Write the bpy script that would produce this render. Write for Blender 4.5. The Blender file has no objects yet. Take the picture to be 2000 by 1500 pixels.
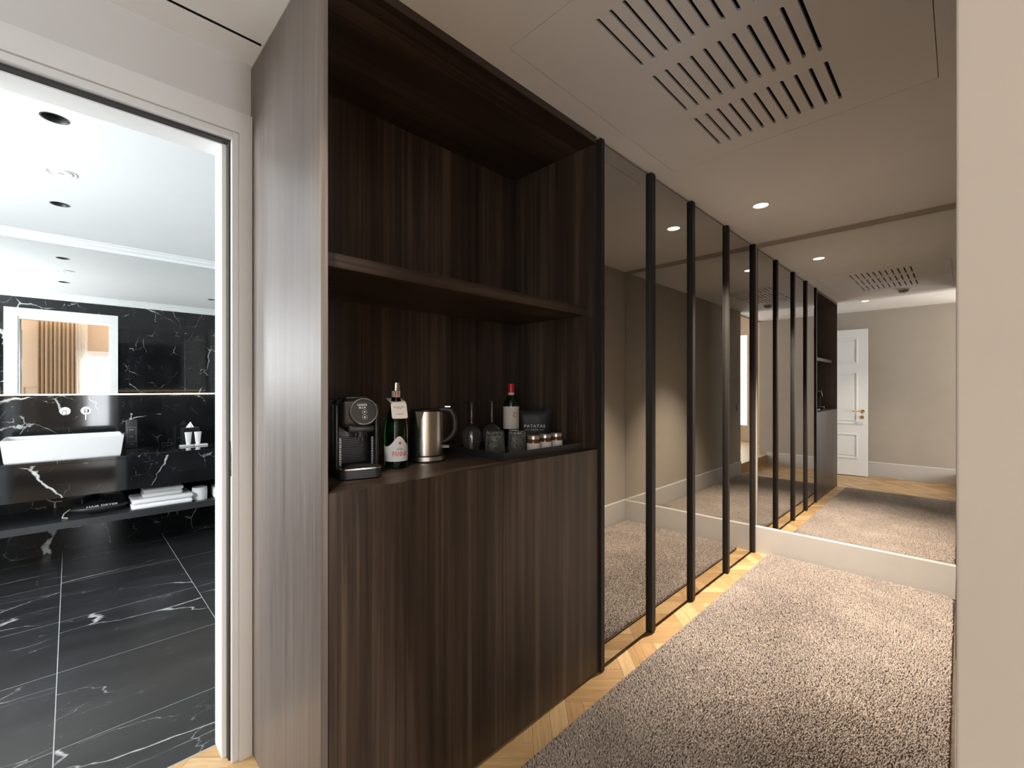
import bpy, bmesh, math, random
import numpy as np
from mathutils import Vector, Matrix
random.seed(7)
R = math.radians
scene = bpy.context.scene
COL = scene.collection

# ------------------------------------------------------------------ camera
cam_d = bpy.data.cameras.new('camera')
cam_d.sensor_width = 36.0
cam_d.sensor_fit = 'HORIZONTAL'
cam_d.lens = 869.89 / 2000 * 36
cam_d.shift_y = 8.35 / 2000
cam_d.clip_start = 0.02
cam_d.dof.use_dof = True
cam_d.dof.focus_distance = 2.2
cam_d.dof.aperture_fstop = 11.0
cam = bpy.data.objects.new('camera', cam_d)
COL.objects.link(cam)
cam.location = (0, 0, 1.28)
cam.rotation_euler = (R(90), 0, R(45.22 - 90))
scene.camera = cam

# ------------------------------------------------------------------ world, exposure
w = bpy.data.worlds.new('world'); scene.world = w
w.use_nodes = True
w.node_tree.nodes['Background'].inputs[0].default_value = (0.86, 0.93, 1.0, 1)
w.node_tree.nodes['Background'].inputs[1].default_value = 6.0
scene.view_settings.view_transform = 'Standard'
scene.view_settings.look = 'None'
scene.view_settings.gamma = 1.0
scene.view_settings.use_curve_mapping = False
scene.view_settings.exposure = 0.0

def light(name, kind, loc, energy, color, rot=(0, 0, 0), **kw):
    d = bpy.data.lights.new(name, kind); d.energy = energy; d.color = color
    for k, v in kw.items(): setattr(d, k, v)
    o = bpy.data.objects.new(name, d); COL.objects.link(o)
    o.location = loc; o.rotation_euler = rot
    return o
# daylight through the bedroom window, an added side window and the bathroom window
light('daylight', 'AREA', (1.10, -2.93, 1.20), 140, (0.88, 0.94, 1.0), (R(90), 0, 0), shape='RECTANGLE', size=1.7, size_y=1.5)
light('daylight', 'AREA', (-2.53, -1.75, 1.45), 66, (0.88, 0.94, 1.0), (R(90), 0, R(-90)), shape='RECTANGLE', size=1.7, size_y=1.9)  # lamp of the added side window, extra daylight for hall and cabinet
light('daylight', 'AREA', (-1.78, 2.95, 1.50), 135, (0.90, 0.96, 1.0), (R(90), 0, R(-90)), shape='RECTANGLE', size=1.9, size_y=1.4)
# warm cove light above the bedroom curtain
light('cove_light', 'AREA', (0.4, -2.72, 2.74), 7, (1.0, 0.72, 0.42), (0, 0, 0), shape='RECTANGLE', size=3.0, size_y=0.06)

# ------------------------------------------------------------------ materials
def new_mat(name):
    m = bpy.data.materials.new(name); m.use_nodes = True
    nt = m.node_tree; b = nt.nodes['Principled BSDF']
    return m, nt, b
def nd(nt, t, **kw):
    n = nt.nodes.new(t)
    for k, v in kw.items(): setattr(n, k, v)
    return n
def ramp(nt, stops, interp='LINEAR'):
    r = nd(nt, 'ShaderNodeValToRGB'); e = r.color_ramp.elements; r.color_ramp.interpolation = interp
    while len(e) < len(stops): e.new(0.5)
    for s, (p, c) in zip(e, stops):
        s.position = p; s.color = (c[0], c[1], c[2], 1) if not isinstance(c, float) else (c, c, c, 1)
    return r
def coords(nt, scale=(1, 1, 1), rot=(0, 0, 0), rand=False):
    tc = nd(nt, 'ShaderNodeTexCoord'); mp = nd(nt, 'ShaderNodeMapping')
    mp.inputs['Scale'].default_value = scale; mp.inputs['Rotation'].default_value = rot
    src = tc.outputs['Object']
    if rand:
        oi = nd(nt, 'ShaderNodeObjectInfo'); mu = nd(nt, 'ShaderNodeMath', operation='MULTIPLY'); mu.inputs[1].default_value = 37.0
        nt.links.new(oi.outputs['Random'], mu.inputs[0])
        va = nd(nt, 'ShaderNodeVectorMath', operation='ADD')
        nt.links.new(src, va.inputs[0]); nt.links.new(mu.outputs[0], va.inputs[1]); src = va.outputs[0]
    nt.links.new(src, mp.inputs['Vector'])
    return mp.outputs['Vector']
def noise(nt, vec, scale, detail=3, rough=0.5, dist=0.0):
    n = nd(nt, 'ShaderNodeTexNoise'); n.inputs['Scale'].default_value = scale; n.inputs['Detail'].default_value = detail
    n.inputs['Roughness'].default_value = rough; n.inputs['Distortion'].default_value = dist
    nt.links.new(vec, n.inputs['Vector'])
    return n.outputs['Fac']
def mixc(nt, fac, a, b, mode='MIX'):
    m = nd(nt, 'ShaderNodeMix', data_type='RGBA', blend_type=mode)
    for sock, v in ((0, fac), (6, a), (7, b)):
        if hasattr(v, 'links') or hasattr(v, 'is_linked'): nt.links.new(v, m.inputs[sock])
        elif sock == 0: m.inputs[0].default_value = v
        else: m.inputs[sock].default_value = (*v, 1)
    return m.outputs[2]
def bump(nt, b, h, strength=0.1, dist=0.01):
    n = nd(nt, 'ShaderNodeBump'); n.inputs['Strength'].default_value = strength; n.inputs['Distance'].default_value = dist
    nt.links.new(h, n.inputs['Height']); nt.links.new(n.outputs['Normal'], b.inputs['Normal'])
def plain(name, col, rough=0.5, metal=0.0, var=0.06, scale=30, spec=0.5, **kw):
    m, nt, b = new_mat(name)
    f = noise(nt, coords(nt), scale, 3)
    r = ramp(nt, [(0.3, tuple(c * (1 - var) for c in col)), (0.7, tuple(min(1, c * (1 + var)) for c in col))])
    nt.links.new(f, r.inputs[0]); nt.links.new(r.outputs[0], b.inputs['Base Color'])
    b.inputs['Roughness'].default_value = rough; b.inputs['Metallic'].default_value = metal
    b.inputs['Specular IOR Level'].default_value = spec
    for k, v in kw.items(): b.inputs[k].default_value = v
    return m
def emit(name, col, strength):
    m, nt, b = new_mat(name)
    b.inputs['Base Color'].default_value = (*col, 1)
    b.inputs['Emission Color'].default_value = (*col, 1); b.inputs['Emission Strength'].default_value = strength
    return m
def glass(name, col=(1, 1, 1), rough=0.0, ior=1.45):
    m, nt, b = new_mat(name)
    b.inputs['Base Color'].default_value = (*col, 1); b.inputs['Roughness'].default_value = rough
    b.inputs['Transmission Weight'].default_value = 1.0; b.inputs['IOR'].default_value = ior
    return m
def wood(name, dark, mid, light_, axis='Z', rough=0.38, spec=0.5, grain=36):
    m, nt, b = new_mat(name)
    s = {'Z': (1, 1, 0.012), 'X': (0.012, 1, 1), 'Y': (1, 0.012, 1)}[axis]
    v = coords(nt, s)
    fine = noise(nt, v, 210, 4, 0.6, 0.0)
    med = noise(nt, v, grain, 4, 0.6, 0.3)
    big = noise(nt, coords(nt, {'Z': (1, 1, 0.10), 'X': (0.10, 1, 1), 'Y': (1, 0.10, 1)}[axis]), 7.0, 2, 0.5, 0.7)
    r1 = ramp(nt, [(0.36, dark), (0.50, mid), (0.64, light_)])
    a = nd(nt, 'ShaderNodeMath', operation='MULTIPLY'); a.inputs[1].default_value = 0.55; nt.links.new(med, a.inputs[0])
    c = nd(nt, 'ShaderNodeMath', operation='MULTIPLY_ADD'); c.inputs[1].default_value = 0.45; nt.links.new(big, c.inputs[0]); nt.links.new(a.outputs[0], c.inputs[2])
    nt.links.new(c.outputs[0], r1.inputs[0])
    r2 = ramp(nt, [(0.35, 0.72), (0.65, 1.12)]); nt.links.new(fine, r2.inputs[0])
    nt.links.new(mixc(nt, 1.0, r1.outputs[0], r2.outputs[0], 'MULTIPLY'), b.inputs['Base Color'])
    rr = ramp(nt, [(0.3, rough - 0.05), (0.7, rough + 0.07)]); nt.links.new(fine, rr.inputs[0]); nt.links.new(rr.outputs[0], b.inputs['Roughness'])
    b.inputs['Specular IOR Level'].default_value = spec
    bump(nt, b, fine, 0.06, 0.002)
    return m
def marble(name, rough=0.06, vein=0.55, base=(0.006, 0.0065, 0.007), stretch=(1, 1, 1), spec=0.5, wk=1.0):
    m, nt, b = new_mat(name)
    v = coords(nt, stretch, (0.3, 0.5, 0.6), rand=True)
    def warp(vec, sc, amt):
        n = nd(nt, 'ShaderNodeTexNoise'); n.inputs['Scale'].default_value = sc; n.inputs['Detail'].default_value = 5; nt.links.new(vec, n.inputs['Vector'])
        s_ = nd(nt, 'ShaderNodeVectorMath', operation='SCALE'); s_.inputs['Scale'].default_value = amt; nt.links.new(n.outputs['Color'], s_.inputs[0])
        a_ = nd(nt, 'ShaderNodeVectorMath', operation='ADD'); nt.links.new(vec, a_.inputs[0]); nt.links.new(s_.outputs[0], a_.inputs[1]); return a_.outputs[0]
    def line(scale, amt, width, lo, hi, mscale):
        vo = nd(nt, 'ShaderNodeTexVoronoi', feature='DISTANCE_TO_EDGE'); vo.inputs['Scale'].default_value = scale
        nt.links.new(warp(v, scale * 2.2, amt), vo.inputs['Vector'])
        mk = noise(nt, v, mscale, 5, 0.65)
        r2 = ramp(nt, [(lo, 0.0), (hi, 1.0)]); nt.links.new(mk, r2.inputs[0])
        dv = nd(nt, 'ShaderNodeMath', operation='DIVIDE'); nt.links.new(vo.outputs['Distance'], dv.inputs[0]); nt.links.new(r2.outputs[0], dv.inputs[1])
        width = width * wk; r = ramp(nt, [(0.0, 1.0), (width * 0.5, 0.75), (width, 0.0)]); nt.links.new(dv.outputs[0], r.inputs[0])
        q = nd(nt, 'ShaderNodeMath', operation='MULTIPLY'); nt.links.new(r.outputs[0], q.inputs[0]); nt.links.new(r2.outputs[0], q.inputs[1])
        return q.outputs[0]
    l1 = line(1.25, 0.30, 0.010, 0.46, 0.62, 2.6)
    l2 = line(3.0, 0.16, 0.013, 0.48, 0.66, 4.0)
    l3 = line(8.0, 0.08, 0.026, 0.52, 0.72, 7.0)
    k = nd(nt, 'ShaderNodeMath', operation='MULTIPLY_ADD'); k.inputs[1].default_value = 0.7; nt.links.new(l2, k.inputs[0]); nt.links.new(l1, k.inputs[2])
    k2 = nd(nt, 'ShaderNodeMath', operation='MULTIPLY_ADD'); k2.inputs[1].default_value = 0.35; k2.use_clamp = True; nt.links.new(l3, k2.inputs[0]); nt.links.new(k.outputs[0], k2.inputs[2])
    cloud = ramp(nt, [(0.3, base), (0.75, tuple(c * 2.2 for c in base))]); nt.links.new(noise(nt, v, 4, 4), cloud.inputs[0])
    nt.links.new(mixc(nt, k2.outputs[0], cloud.outputs[0], (vein, vein, vein * 0.98)), b.inputs['Base Color'])
    b.inputs['Roughness'].default_value = rough; b.inputs['Specular IOR Level'].default_value = spec
    return m

M = {}
M['wall'] = plain('taupe_paint', (0.41, 0.36, 0.305), 0.85, var=0.02, scale=6)
M['ceiling'] = plain('ceiling_paint', (0.71, 0.69, 0.68), 0.9, var=0.015, scale=5)
M['white'] = plain('white_lacquer', (0.78, 0.78, 0.77), 0.35, var=0.015, scale=8)
M['frame'] = plain('door_frame_paint', (0.60, 0.60, 0.59), 0.4, var=0.015, scale=8)
M['hallwall'] = plain('pale_grey_wall', (0.54, 0.53, 0.515), 0.85, var=0.02, scale=6)  # lighter and greyer than the taupe walls
M['base'] = plain('baseboard_paint', (0.52, 0.50, 0.475), 0.45, var=0.02, scale=8)
M['bath_ceiling'] = plain('bath_ceiling_paint', (0.74, 0.75, 0.75), 0.8, var=0.01, scale=4)
M['hall_ceiling'] = plain('hall_ceiling_daylit', (0.86, 0.86, 0.855), 0.85, var=0.01, scale=4)  # whiter than the corridor ceiling, standing in for bounced daylight
M['wood'] = wood('dark_veneer', (0.022, 0.0143, 0.0098), (0.045, 0.0295, 0.0205), (0.112, 0.078, 0.055))
M['wood_x'] = wood('dark_veneer_horizontal', (0.022, 0.0143, 0.0098), (0.045, 0.0295, 0.0205), (0.112, 0.078, 0.055), 'X')
M['wood_sheen'] = wood('dark_veneer_sheen', (0.125, 0.099, 0.086), (0.165, 0.133, 0.117), (0.205, 0.170, 0.150), rough=0.42, spec=0.8, grain=95)  # side panel's veneer lightened: grazing daylight sheen put into the colour
M['black'] = plain('black_gap', (0.006, 0.006, 0.006), 0.7)
M['gasket'] = plain('dark_gasket', (0.02, 0.02, 0.02), 0.6)
M['bronze'] = plain('dark_bronze', (0.018, 0.0155, 0.0135), 0.5, 0.0, 0.1, 40, spec=0.3)
M['mirror'] = plain('mirror_silver', (0.86, 0.86, 0.84), 0.0, 1.0, 0.0)
M['smoke'] = plain('smoked_mirror', (0.44, 0.43, 0.405), 0.0, 1.0, 0.0)
M['steel'] = plain('brushed_steel', (0.62, 0.605, 0.57), 0.25, 1.0, 0.05, 60)
M['chrome'] = plain('chrome', (0.85, 0.85, 0.85), 0.08, 1.0, 0.02)
M['brass'] = plain('brass', (0.75, 0.56, 0.26), 0.25, 1.0, 0.05)
M['blackplastic'] = plain('black_plastic', (0.010, 0.010, 0.011), 0.28, 0.0, 0.1)
M['blacksatin'] = plain('black_satin', (0.022, 0.022, 0.023), 0.42, 0.0, 0.1)
M['darkgrey'] = plain('charcoal_lacquer', (0.030, 0.031, 0.033), 0.35, 0.0, 0.05)
M['grey'] = plain('grey_plastic', (0.22, 0.22, 0.22), 0.5)
M['paper'] = plain('white_paper', (0.72, 0.70, 0.67), 0.8, 0.0, 0.03)
M['label'] = plain('label_paper', (0.66, 0.70, 0.76), 0.6, 0.0, 0.04, 40)
M['cream'] = plain('cream_label', (0.60, 0.56, 0.50), 0.7, 0.0, 0.05, 50)
M['red'] = plain('red_print', (0.62, 0.07, 0.04), 0.5)
M['orange'] = plain('orange_print', (0.55, 0.20, 0.05), 0.5)
M['redfoil'] = plain('red_capsule', (0.48, 0.012, 0.016), 0.35)
M['print'] = plain('grey_print', (0.20, 0.20, 0.20), 0.7)
M['whiteprint'] = plain('white_print', (0.80, 0.80, 0.78), 0.6)
M['goldprint'] = plain('gold_brown_print', (0.32, 0.17, 0.06), 0.6, 0.0, 0.5, 200)
M['ceramic'] = plain('white_ceramic', (0.64, 0.64, 0.635), 0.15, 0.0, 0.01)
M['glass'] = glass('clear_glass', (0.96, 0.98, 0.97))
M['cutglass'] = glass('cut_crystal', (0.86, 0.90, 0.87), 0.03); M['cutglass'].node_tree.nodes['Principled BSDF'].inputs['Transmission Weight'].default_value = 0.95
M['glass'].node_tree.nodes['Principled BSDF'].inputs['Transmission Weight'].default_value = 0.985
M['greenglass'] = glass('green_glass', (0.02, 0.27, 0.07), 0.02)
M['winebottle'] = plain('dark_bottle_glass', (0.006, 0.009, 0.006), 0.08)
M['jam'] = plain('brown_jam', (0.10, 0.035, 0.014), 0.12, 0.0, 0.4, 90)
M['lid'] = plain('pale_gold_lid', (0.62, 0.56, 0.50), 0.3, 0.8, 0.05)
M['towel'] = None
M['bagblack'] = plain('matt_black_film', (0.012, 0.012, 0.0115), 0.55)
M['ribsteel'] = plain('dark_ribbed_steel', (0.20, 0.20, 0.19), 0.35, 0.8, 0.3, 300)
M['satin'] = plain('satin_chrome', (0.75, 0.75, 0.75), 0.30, 0.9, 0.03)
M['curtain'] = plain('beige_curtain', (0.37, 0.285, 0.20), 0.9, 0.0, 0.06, 60)
M['bedwall'] = plain('peach_wall', (0.62, 0.50, 0.39), 0.85, 0.0, 0.02)
M['marble'] = marble('black_marble_wall')
M['marble_floor'] = marble('black_marble_floor', 0.30, 0.42, (0.012, 0.0125, 0.013), (0.45, 1.3, 1.0), 0.4, wk=0.6)
M['grout'] = plain('grey_grout', (0.34, 0.35, 0.35), 0.8)
M['lamp_on'] = emit('lit_lens', (1.0, 0.90, 0.74), 9.0)
M['led'] = emit('led_strip', (1.0, 0.80, 0.56), 11.0)
M['sky_pane'] = emit('bright_daylight_pane', (0.95, 0.98, 1.0), 2.2)
M['slab'] = plain('subfloor', (0.10, 0.07, 0.045), 0.8)

def towel_mat():
    m, nt, b = new_mat('white_terry')
    n = noise(nt, coords(nt), 420, 2)
    b.inputs['Base Color'].default_value = (0.92, 0.92, 0.92, 1); b.inputs['Roughness'].default_value = 1.0
    bump(nt, b, n, 0.6, 0.004); return m
M['towel'] = towel_mat()
def oak_mat():
    m, nt, b = new_mat('oak_parquet')
    oi = nd(nt, 'ShaderNodeObjectInfo')
    r = ramp(nt, [(0.0, (0.38, 0.225, 0.095)), (0.5, (0.48, 0.305, 0.14)), (1.0, (0.56, 0.385, 0.20))]); nt.links.new(oi.outputs['Random'], r.inputs[0])
    g = noise(nt, coords(nt, (0.06, 1, 1), rand=True), 95, 5, 0.6, 0.6)
    r2 = ramp(nt, [(0.3, 0.74), (0.65, 1.06)]); nt.links.new(g, r2.inputs[0])
    nt.links.new(mixc(nt, 1.0, r.outputs[0], r2.outputs[0], 'MULTIPLY'), b.inputs['Base Color'])
    b.inputs['Roughness'].default_value = 0.42
    bump(nt, b, g, 0.05, 0.002); return m
M['oak'] = oak_mat()
def rug_mat():
    m, nt, b = new_mat('taupe_shag')
    v = coords(nt)
    f = noise(nt, v, 130, 2, 0.6)
    r = ramp(nt, [(0.30, (0.165, 0.130, 0.108)), (0.52, (0.325, 0.270, 0.232)), (0.72, (0.53, 0.455, 0.40))]); nt.links.new(f, r.inputs[0])
    p = noise(nt, v, 3.2, 3, 0.6, 0.4)
    r2 = ramp(nt, [(0.35, 0.88), (0.68, 1.16)]); nt.links.new(p, r2.inputs[0])
    nt.links.new(mixc(nt, 1.0, r.outputs[0], r2.outputs[0], 'MULTIPLY'), b.inputs['Base Color'])
    b.inputs['Roughness'].default_value = 0.75; b.inputs['Specular IOR Level'].default_value = 0.25
    b.inputs['Sheen Weight'].default_value = 0.25
    return m
M['rug'] = rug_mat()
M['rugbase'] = plain('rug_backing', (0.09, 0.062, 0.048), 0.95, 0.0, 0.3, 120)

# ------------------------------------------------------------------ mesh helpers
class B:
    def __init__(s): s.b = bmesh.new()
    def box(s, x0, x1, y0, y1, z0, z1, bev=0.0, seg=2):
        r = bmesh.ops.create_cube(s.b, size=1.0)
        vs = r['verts']
        for v in vs:
            v.co = Vector(((x0 + x1) / 2 + v.co.x * (x1 - x0), (y0 + y1) / 2 + v.co.y * (y1 - y0), (z0 + z1) / 2 + v.co.z * (z1 - z0)))
        if bev > 0:
            es = list({e for v in vs for e in v.link_edges})
            bmesh.ops.bevel(s.b, geom=es, offset=bev, segments=seg, affect='EDGES', profile=0.5)
        return s
    def lathe(s, prof, c=(0, 0, 0), seg=32, cap=True, sx=1.0, sy=1.0):
        rings = []
        for r, z in prof:
            if r < 1e-6: rings.append([s.b.verts.new((c[0], c[1], c[2] + z))])
            else: rings.append([s.b.verts.new((c[0] + sx * r * math.cos(2 * math.pi * i / seg), c[1] + sy * r * math.sin(2 * math.pi * i / seg), c[2] + z)) for i in range(seg)])
        for a, b_ in zip(rings, rings[1:]):
            for i in range(seg):
                j = (i + 1) % seg
                if len(a) == 1 and len(b_) == 1: continue
                if len(a) == 1: s.b.faces.new((a[0], b_[j], b_[i]))
                elif len(b_) == 1: s.b.faces.new((a[i], a[j], b_[0]))
                else: s.b.faces.new((a[i], a[j], b_[j], b_[i]))
        if cap:
            if len(rings[0]) > 1: s.b.faces.new(rings[0][::-1])
            if len(rings[-1]) > 1: s.b.faces.new(rings[-1])
        return s
    def prism(s, poly, a, b_, axis='Z'):
        f = {'Z': lambda p, h: (p[0], p[1], h), 'Y': lambda p, h: (p[0], h, p[1]), 'X': lambda p, h: (h, p[0], p[1])}[axis]
        lo = [s.b.verts.new(f(p, a)) for p in poly]; hi = [s.b.verts.new(f(p, b_)) for p in poly]
        n = len(poly)
        s.b.faces.new(lo[::-1]); s.b.faces.new(hi)
        for i in range(n): s.b.faces.new((lo[i], lo[(i + 1) % n], hi[(i + 1) % n], hi[i]))
        return s
    def tube(s, pts, r, seg=10, rs=None):
        pts = [Vector(p) for p in pts]; rings = []
        for i, p in enumerate(pts):
            t = (pts[min(i + 1, len(pts) - 1)] - pts[max(i - 1, 0)]).normalized()
            u = t.orthogonal().normalized() if i == 0 else (u - t * u.dot(t)).normalized()
            q = t.cross(u); rr = rs[i] if rs else r
            rings.append([s.b.verts.new(p + u * rr * math.cos(2 * math.pi * k / seg) + q * rr * math.sin(2 * math.pi * k / seg)) for k in range(seg)])
        for a, b_ in zip(rings, rings[1:]):
            for i in range(seg):
                j = (i + 1) % seg; s.b.faces.new((a[i], a[j], b_[j], b_[i]))
        s.b.faces.new(rings[0][::-1]); s.b.faces.new(rings[-1]); return s
    def xf(s, mat): bmesh.ops.transform(s.b, matrix=mat, verts=s.b.verts); return s
    def holed(s, outer, holes, z0, z1):
        """plate with through holes"""
        b2 = bmesh.new(); es = []
        for loop in [outer] + holes:
            vs = [b2.verts.new((p[0], p[1], 0)) for p in loop]
            es += [b2.edges.new((vs[i], vs[(i + 1) % len(vs)])) for i in range(len(vs))]
        bmesh.ops.triangle_fill(b2, edges=es, use_beauty=True)
        vs = {v: (s.b.verts.new((v.co.x, v.co.y, z0)), s.b.verts.new((v.co.x, v.co.y, z1))) for v in b2.verts}
        for f in b2.faces:
            s.b.faces.new([vs[v][0] for v in f.verts]); s.b.faces.new([vs[v][1] for v in reversed(f.verts)])
        for e in b2.edges:
            if len(e.link_faces) == 1:
                a, c = e.verts; s.b.faces.new((vs[a][0], vs[c][0], vs[c][1], vs[a][1]))
        b2.free(); return s
def to_mesh(name, b, mat, smooth=False, off=None):
    if off is not None: bmesh.ops.translate(b.b, verts=b.b.verts, vec=-Vector(off))
    bmesh.ops.recalc_face_normals(b.b, faces=b.b.faces)
    me = bpy.data.meshes.new(name); b.b.to_mesh(me); b.b.free()
    me.materials.append(mat)
    if smooth:
        me.shade_smooth()
        try: me.set_sharp_from_angle(angle=R(38))
        except Exception: pass
    return me
def obj(name, b, mat, parent=None, smooth=False, off=None, label=None):
    o = bpy.data.objects.new(name, to_mesh(name, b, mat, smooth, off)); COL.objects.link(o)
    if parent: o.parent = parent
    if label: o['label'] = label
    return o
def tag(o, label, cat, group=None):
    o['label'] = label; o['category'] = cat
    if group: o['group'] = group
    return o
def thing(name, label, cat, loc=(0, 0, 0), rz=0.0, group=None):
    o = bpy.data.objects.new(name, None); COL.objects.link(o)
    o.location = loc; o.rotation_euler = (0, 0, rz); o.empty_display_size = 0.05
    return tag(o, label, cat, group)
def struct(name, b, mat, label=None, parent=None, smooth=False):
    o = obj(name, b, mat, parent, smooth)
    if not parent: o['kind'] = 'structure'
    if label: o['label'] = label
    return o
def copy_tree(o, parent=None):
    c = o.copy(); COL.objects.link(c)
    if parent: c.parent = parent
    for ch in list(o.children): copy_tree(ch, c)
    return c
def circle(cx, cy, r, n=28): return [(cx + r * math.cos(2 * math.pi * i / n), cy + r * math.sin(2 * math.pi * i / n)) for i in range(n)]
def text_bm(body, size, depth=0.0004, width=None, spacing=1.0):
    cu = bpy.data.curves.new('t', 'FONT'); cu.body = body; cu.size = size; cu.align_x = 'CENTER'; cu.align_y = 'CENTER'
    cu.extrude = depth; cu.space_character = spacing; cu.resolution_u = 3
    to = bpy.data.objects.new('t', cu); COL.objects.link(to)
    dg = bpy.context.evaluated_depsgraph_get()
    me = bpy.data.meshes.new_from_object(to.evaluated_get(dg))
    bpy.data.objects.remove(to); bpy.data.curves.remove(cu)
    b = B(); b.b.from_mesh(me); bpy.data.meshes.remove(me)
    if width:
        xs = [v.co.x for v in b.b.verts]; k = width / (max(xs) - min(xs))
        for v in b.b.verts: v.co.x *= k
    return b
def stand_up(b, loc, rz=0.0, tilt=0.0):
    """text plane XY -> upright, reading from -Y"""
    return b.xf(Matrix.Translation(loc) @ Matrix.Rotation(rz, 4, 'Z') @ Matrix.Rotation(R(90) + tilt, 4, 'X'))
def wrap(b, r, a0):
    """upright text in XZ (y thin) wrapped around a vertical cylinder; a0 = angle of x=0"""
    for v in b.b.verts:
        a = a0 + v.co.x / r; rr = r - v.co.y
        v.co = Vector((rr * math.cos(a), rr * math.sin(a), v.co.z))
    return b

# ------------------------------------------------------------------ key dimensions
YW, XE, ZC, ZH = 1.147, 3.8157, 2.4045, 2.418
YL, YLB = 1.765, 1.885         # bathroom wall: hall face, bathroom face
XB = -0.690                    # wall behind the camera
YR = 0.0033                    # corridor's right wall
CT = 1.007                     # counter of the minibar
YM = 4.94                      # bathroom mirror

# ------------------------------------------------------------------ setting
fl = struct('floor', B().box(XB, 3.95, 0.0, YLB, -0.05, -0.006), M['slab'], 'oak herringbone parquet of the hall and corridor')
L, W = 0.42, 0.07
def clip(poly, x0, x1, y0, y1):
    for ax, lim, sgn in ((0, x0, 1), (0, x1, -1), (1, y0, 1), (1, y1, -1)):
        out = []
        for i in range(len(poly)):
            p, q = poly[i - 1], poly[i]
            dp, dq = sgn * (p[ax] - lim), sgn * (q[ax] - lim)
            if (dp >= 0) != (dq >= 0):
                t = dp / (dp - dq); out.append((p[0] + t * (q[0] - p[0]), p[1] + t * (q[1] - p[1])))
            if dq >= 0: out.append(q)
        poly = out
        if len(poly) < 3: return []
    return poly
zones = [(XB, 0.62, 0.0, 1.75), (-0.455, 0.455, 1.75, YLB - 0.003), (0.62, 3.83, 1.0, 1.18)]
c45 = math.cos(R(45))
planks = 0
for k in range(-60, 90):
    for t in range(-14, 15):
        for kind in (0, 1):
            ox, oy = t * L + k * W, -t * L + k * W
            g = 0.0005
            if kind == 0: rc = (ox + g, ox + L - g, oy + g, oy + W - g)
            else: rc = (ox + L + g, ox + L + W - g, oy + W - L + g, oy + W - g)
            pl = [((x - y) * c45, (x + y) * c45) for x, y in ((rc[0], rc[2]), (rc[1], rc[2]), (rc[1], rc[3]), (rc[0], rc[3]))]
            for z in zones:
                p = clip(pl, *z)
                if len(p) < 3: continue
                ar = abs(sum(p[i - 1][0] * p[i][1] - p[i][0] * p[i - 1][1] for i in range(len(p)))) / 2
                if ar < 0.0004: continue
                cx = sum(q[0] for q in p) / len(p); cy = sum(q[1] for q in p) / len(p)
                a = R(45) if kind == 0 else R(135)
                ca, sa = math.cos(a), math.sin(a)
                loc = [((q[0] - cx) * ca + (q[1] - cy) * sa, -(q[0] - cx) * sa + (q[1] - cy) * ca) for q in p]
                o = obj('plank', B().prism(loc, -0.005, 0.0), M['oak'], fl)
                o.location = (cx, cy, random.uniform(-0.0003, 0.0)); o.rotation_euler = (0, 0, a); planks += 1
print('planks', planks)

# ceilings
slots = []
xs = [(1.139, 1.4195), (1.4906, 1.7757), (1.8469, 2.1248)]
for x0, x1 in xs:
    for i in range(11):
        y = 0.781 - i * (0.781 - 0.3283) / 10
        r = 0.006; n = 5
        slots.append([(x0 + r - r * math.sin(math.pi * j / n), y + r * math.cos(math.pi * j / n)) for j in range(n + 1)] +
                     [(x1 - r + r * math.sin(math.pi * j / n), y - r * math.cos(math.pi * j / n)) for j in range(n + 1)])
PX0, PX1, PY0, PY1 = 1.034, 2.2314, 0.058, 1.0509
LAMPS = [(3.02, 0.868)]
holes = [[(PX0 - .002, PY0 - .002), (PX1 + .002, PY0 - .002), (PX1 + .002, PY1 + .002), (PX0 - .002, PY1 + .002)]]
holes += [circle(x, y, 0.043) for x, y in LAMPS]
struct('ceiling', B().holed([(0.455, -0.12), (3.95, -0.12), (3.95, YW + 0.62), (0.455, YW + 0.62)], holes, ZC, ZC + 0.06), M['ceiling'], 'taupe lit lowered ceiling of the corridor')
HL = [(0.251, 0.880)]
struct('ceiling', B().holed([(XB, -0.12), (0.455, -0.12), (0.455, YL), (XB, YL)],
        [[(XB + .02, 1.630), (0.452, 1.630), (0.452, 1.643), (XB + .02, 1.643)]] + [circle(x, y, 0.043) for x, y in HL], ZH, ZH + 0.06), M['hall_ceiling'], 'white ceiling of the small hall, daylight put into its colour')
struct('ceiling', B().box(-2.6, 3.4, -3.1, 0.0, 2.82, 2.9), M['ceiling'], 'white bedroom ceiling')
struct('trim_1', B().box(XB, 3.4, -0.13, -0.12, ZH - 0.02, 2.82), M['ceiling'], 'white bulkhead above the bedroom opening')

t = thing('ceiling_access_panel', 'flush ceiling hatch with three rows of dark ventilation slots', 'hatch', (1.63, 0.55, ZC))
obj('slotted_panel', B().holed([(PX0, PY0), (PX1, PY0), (PX1, PY1), (PX0, PY1)], slots, ZC, ZC + 0.012), M['ceiling'], t, off=t.location)
obj('plenum', B().box(PX0 - 0.01, PX1 + 0.01, PY0 - 0.01, PY1 + 0.01, ZC + 0.035, ZC + 0.05), M['black'], t, off=t.location)

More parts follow.
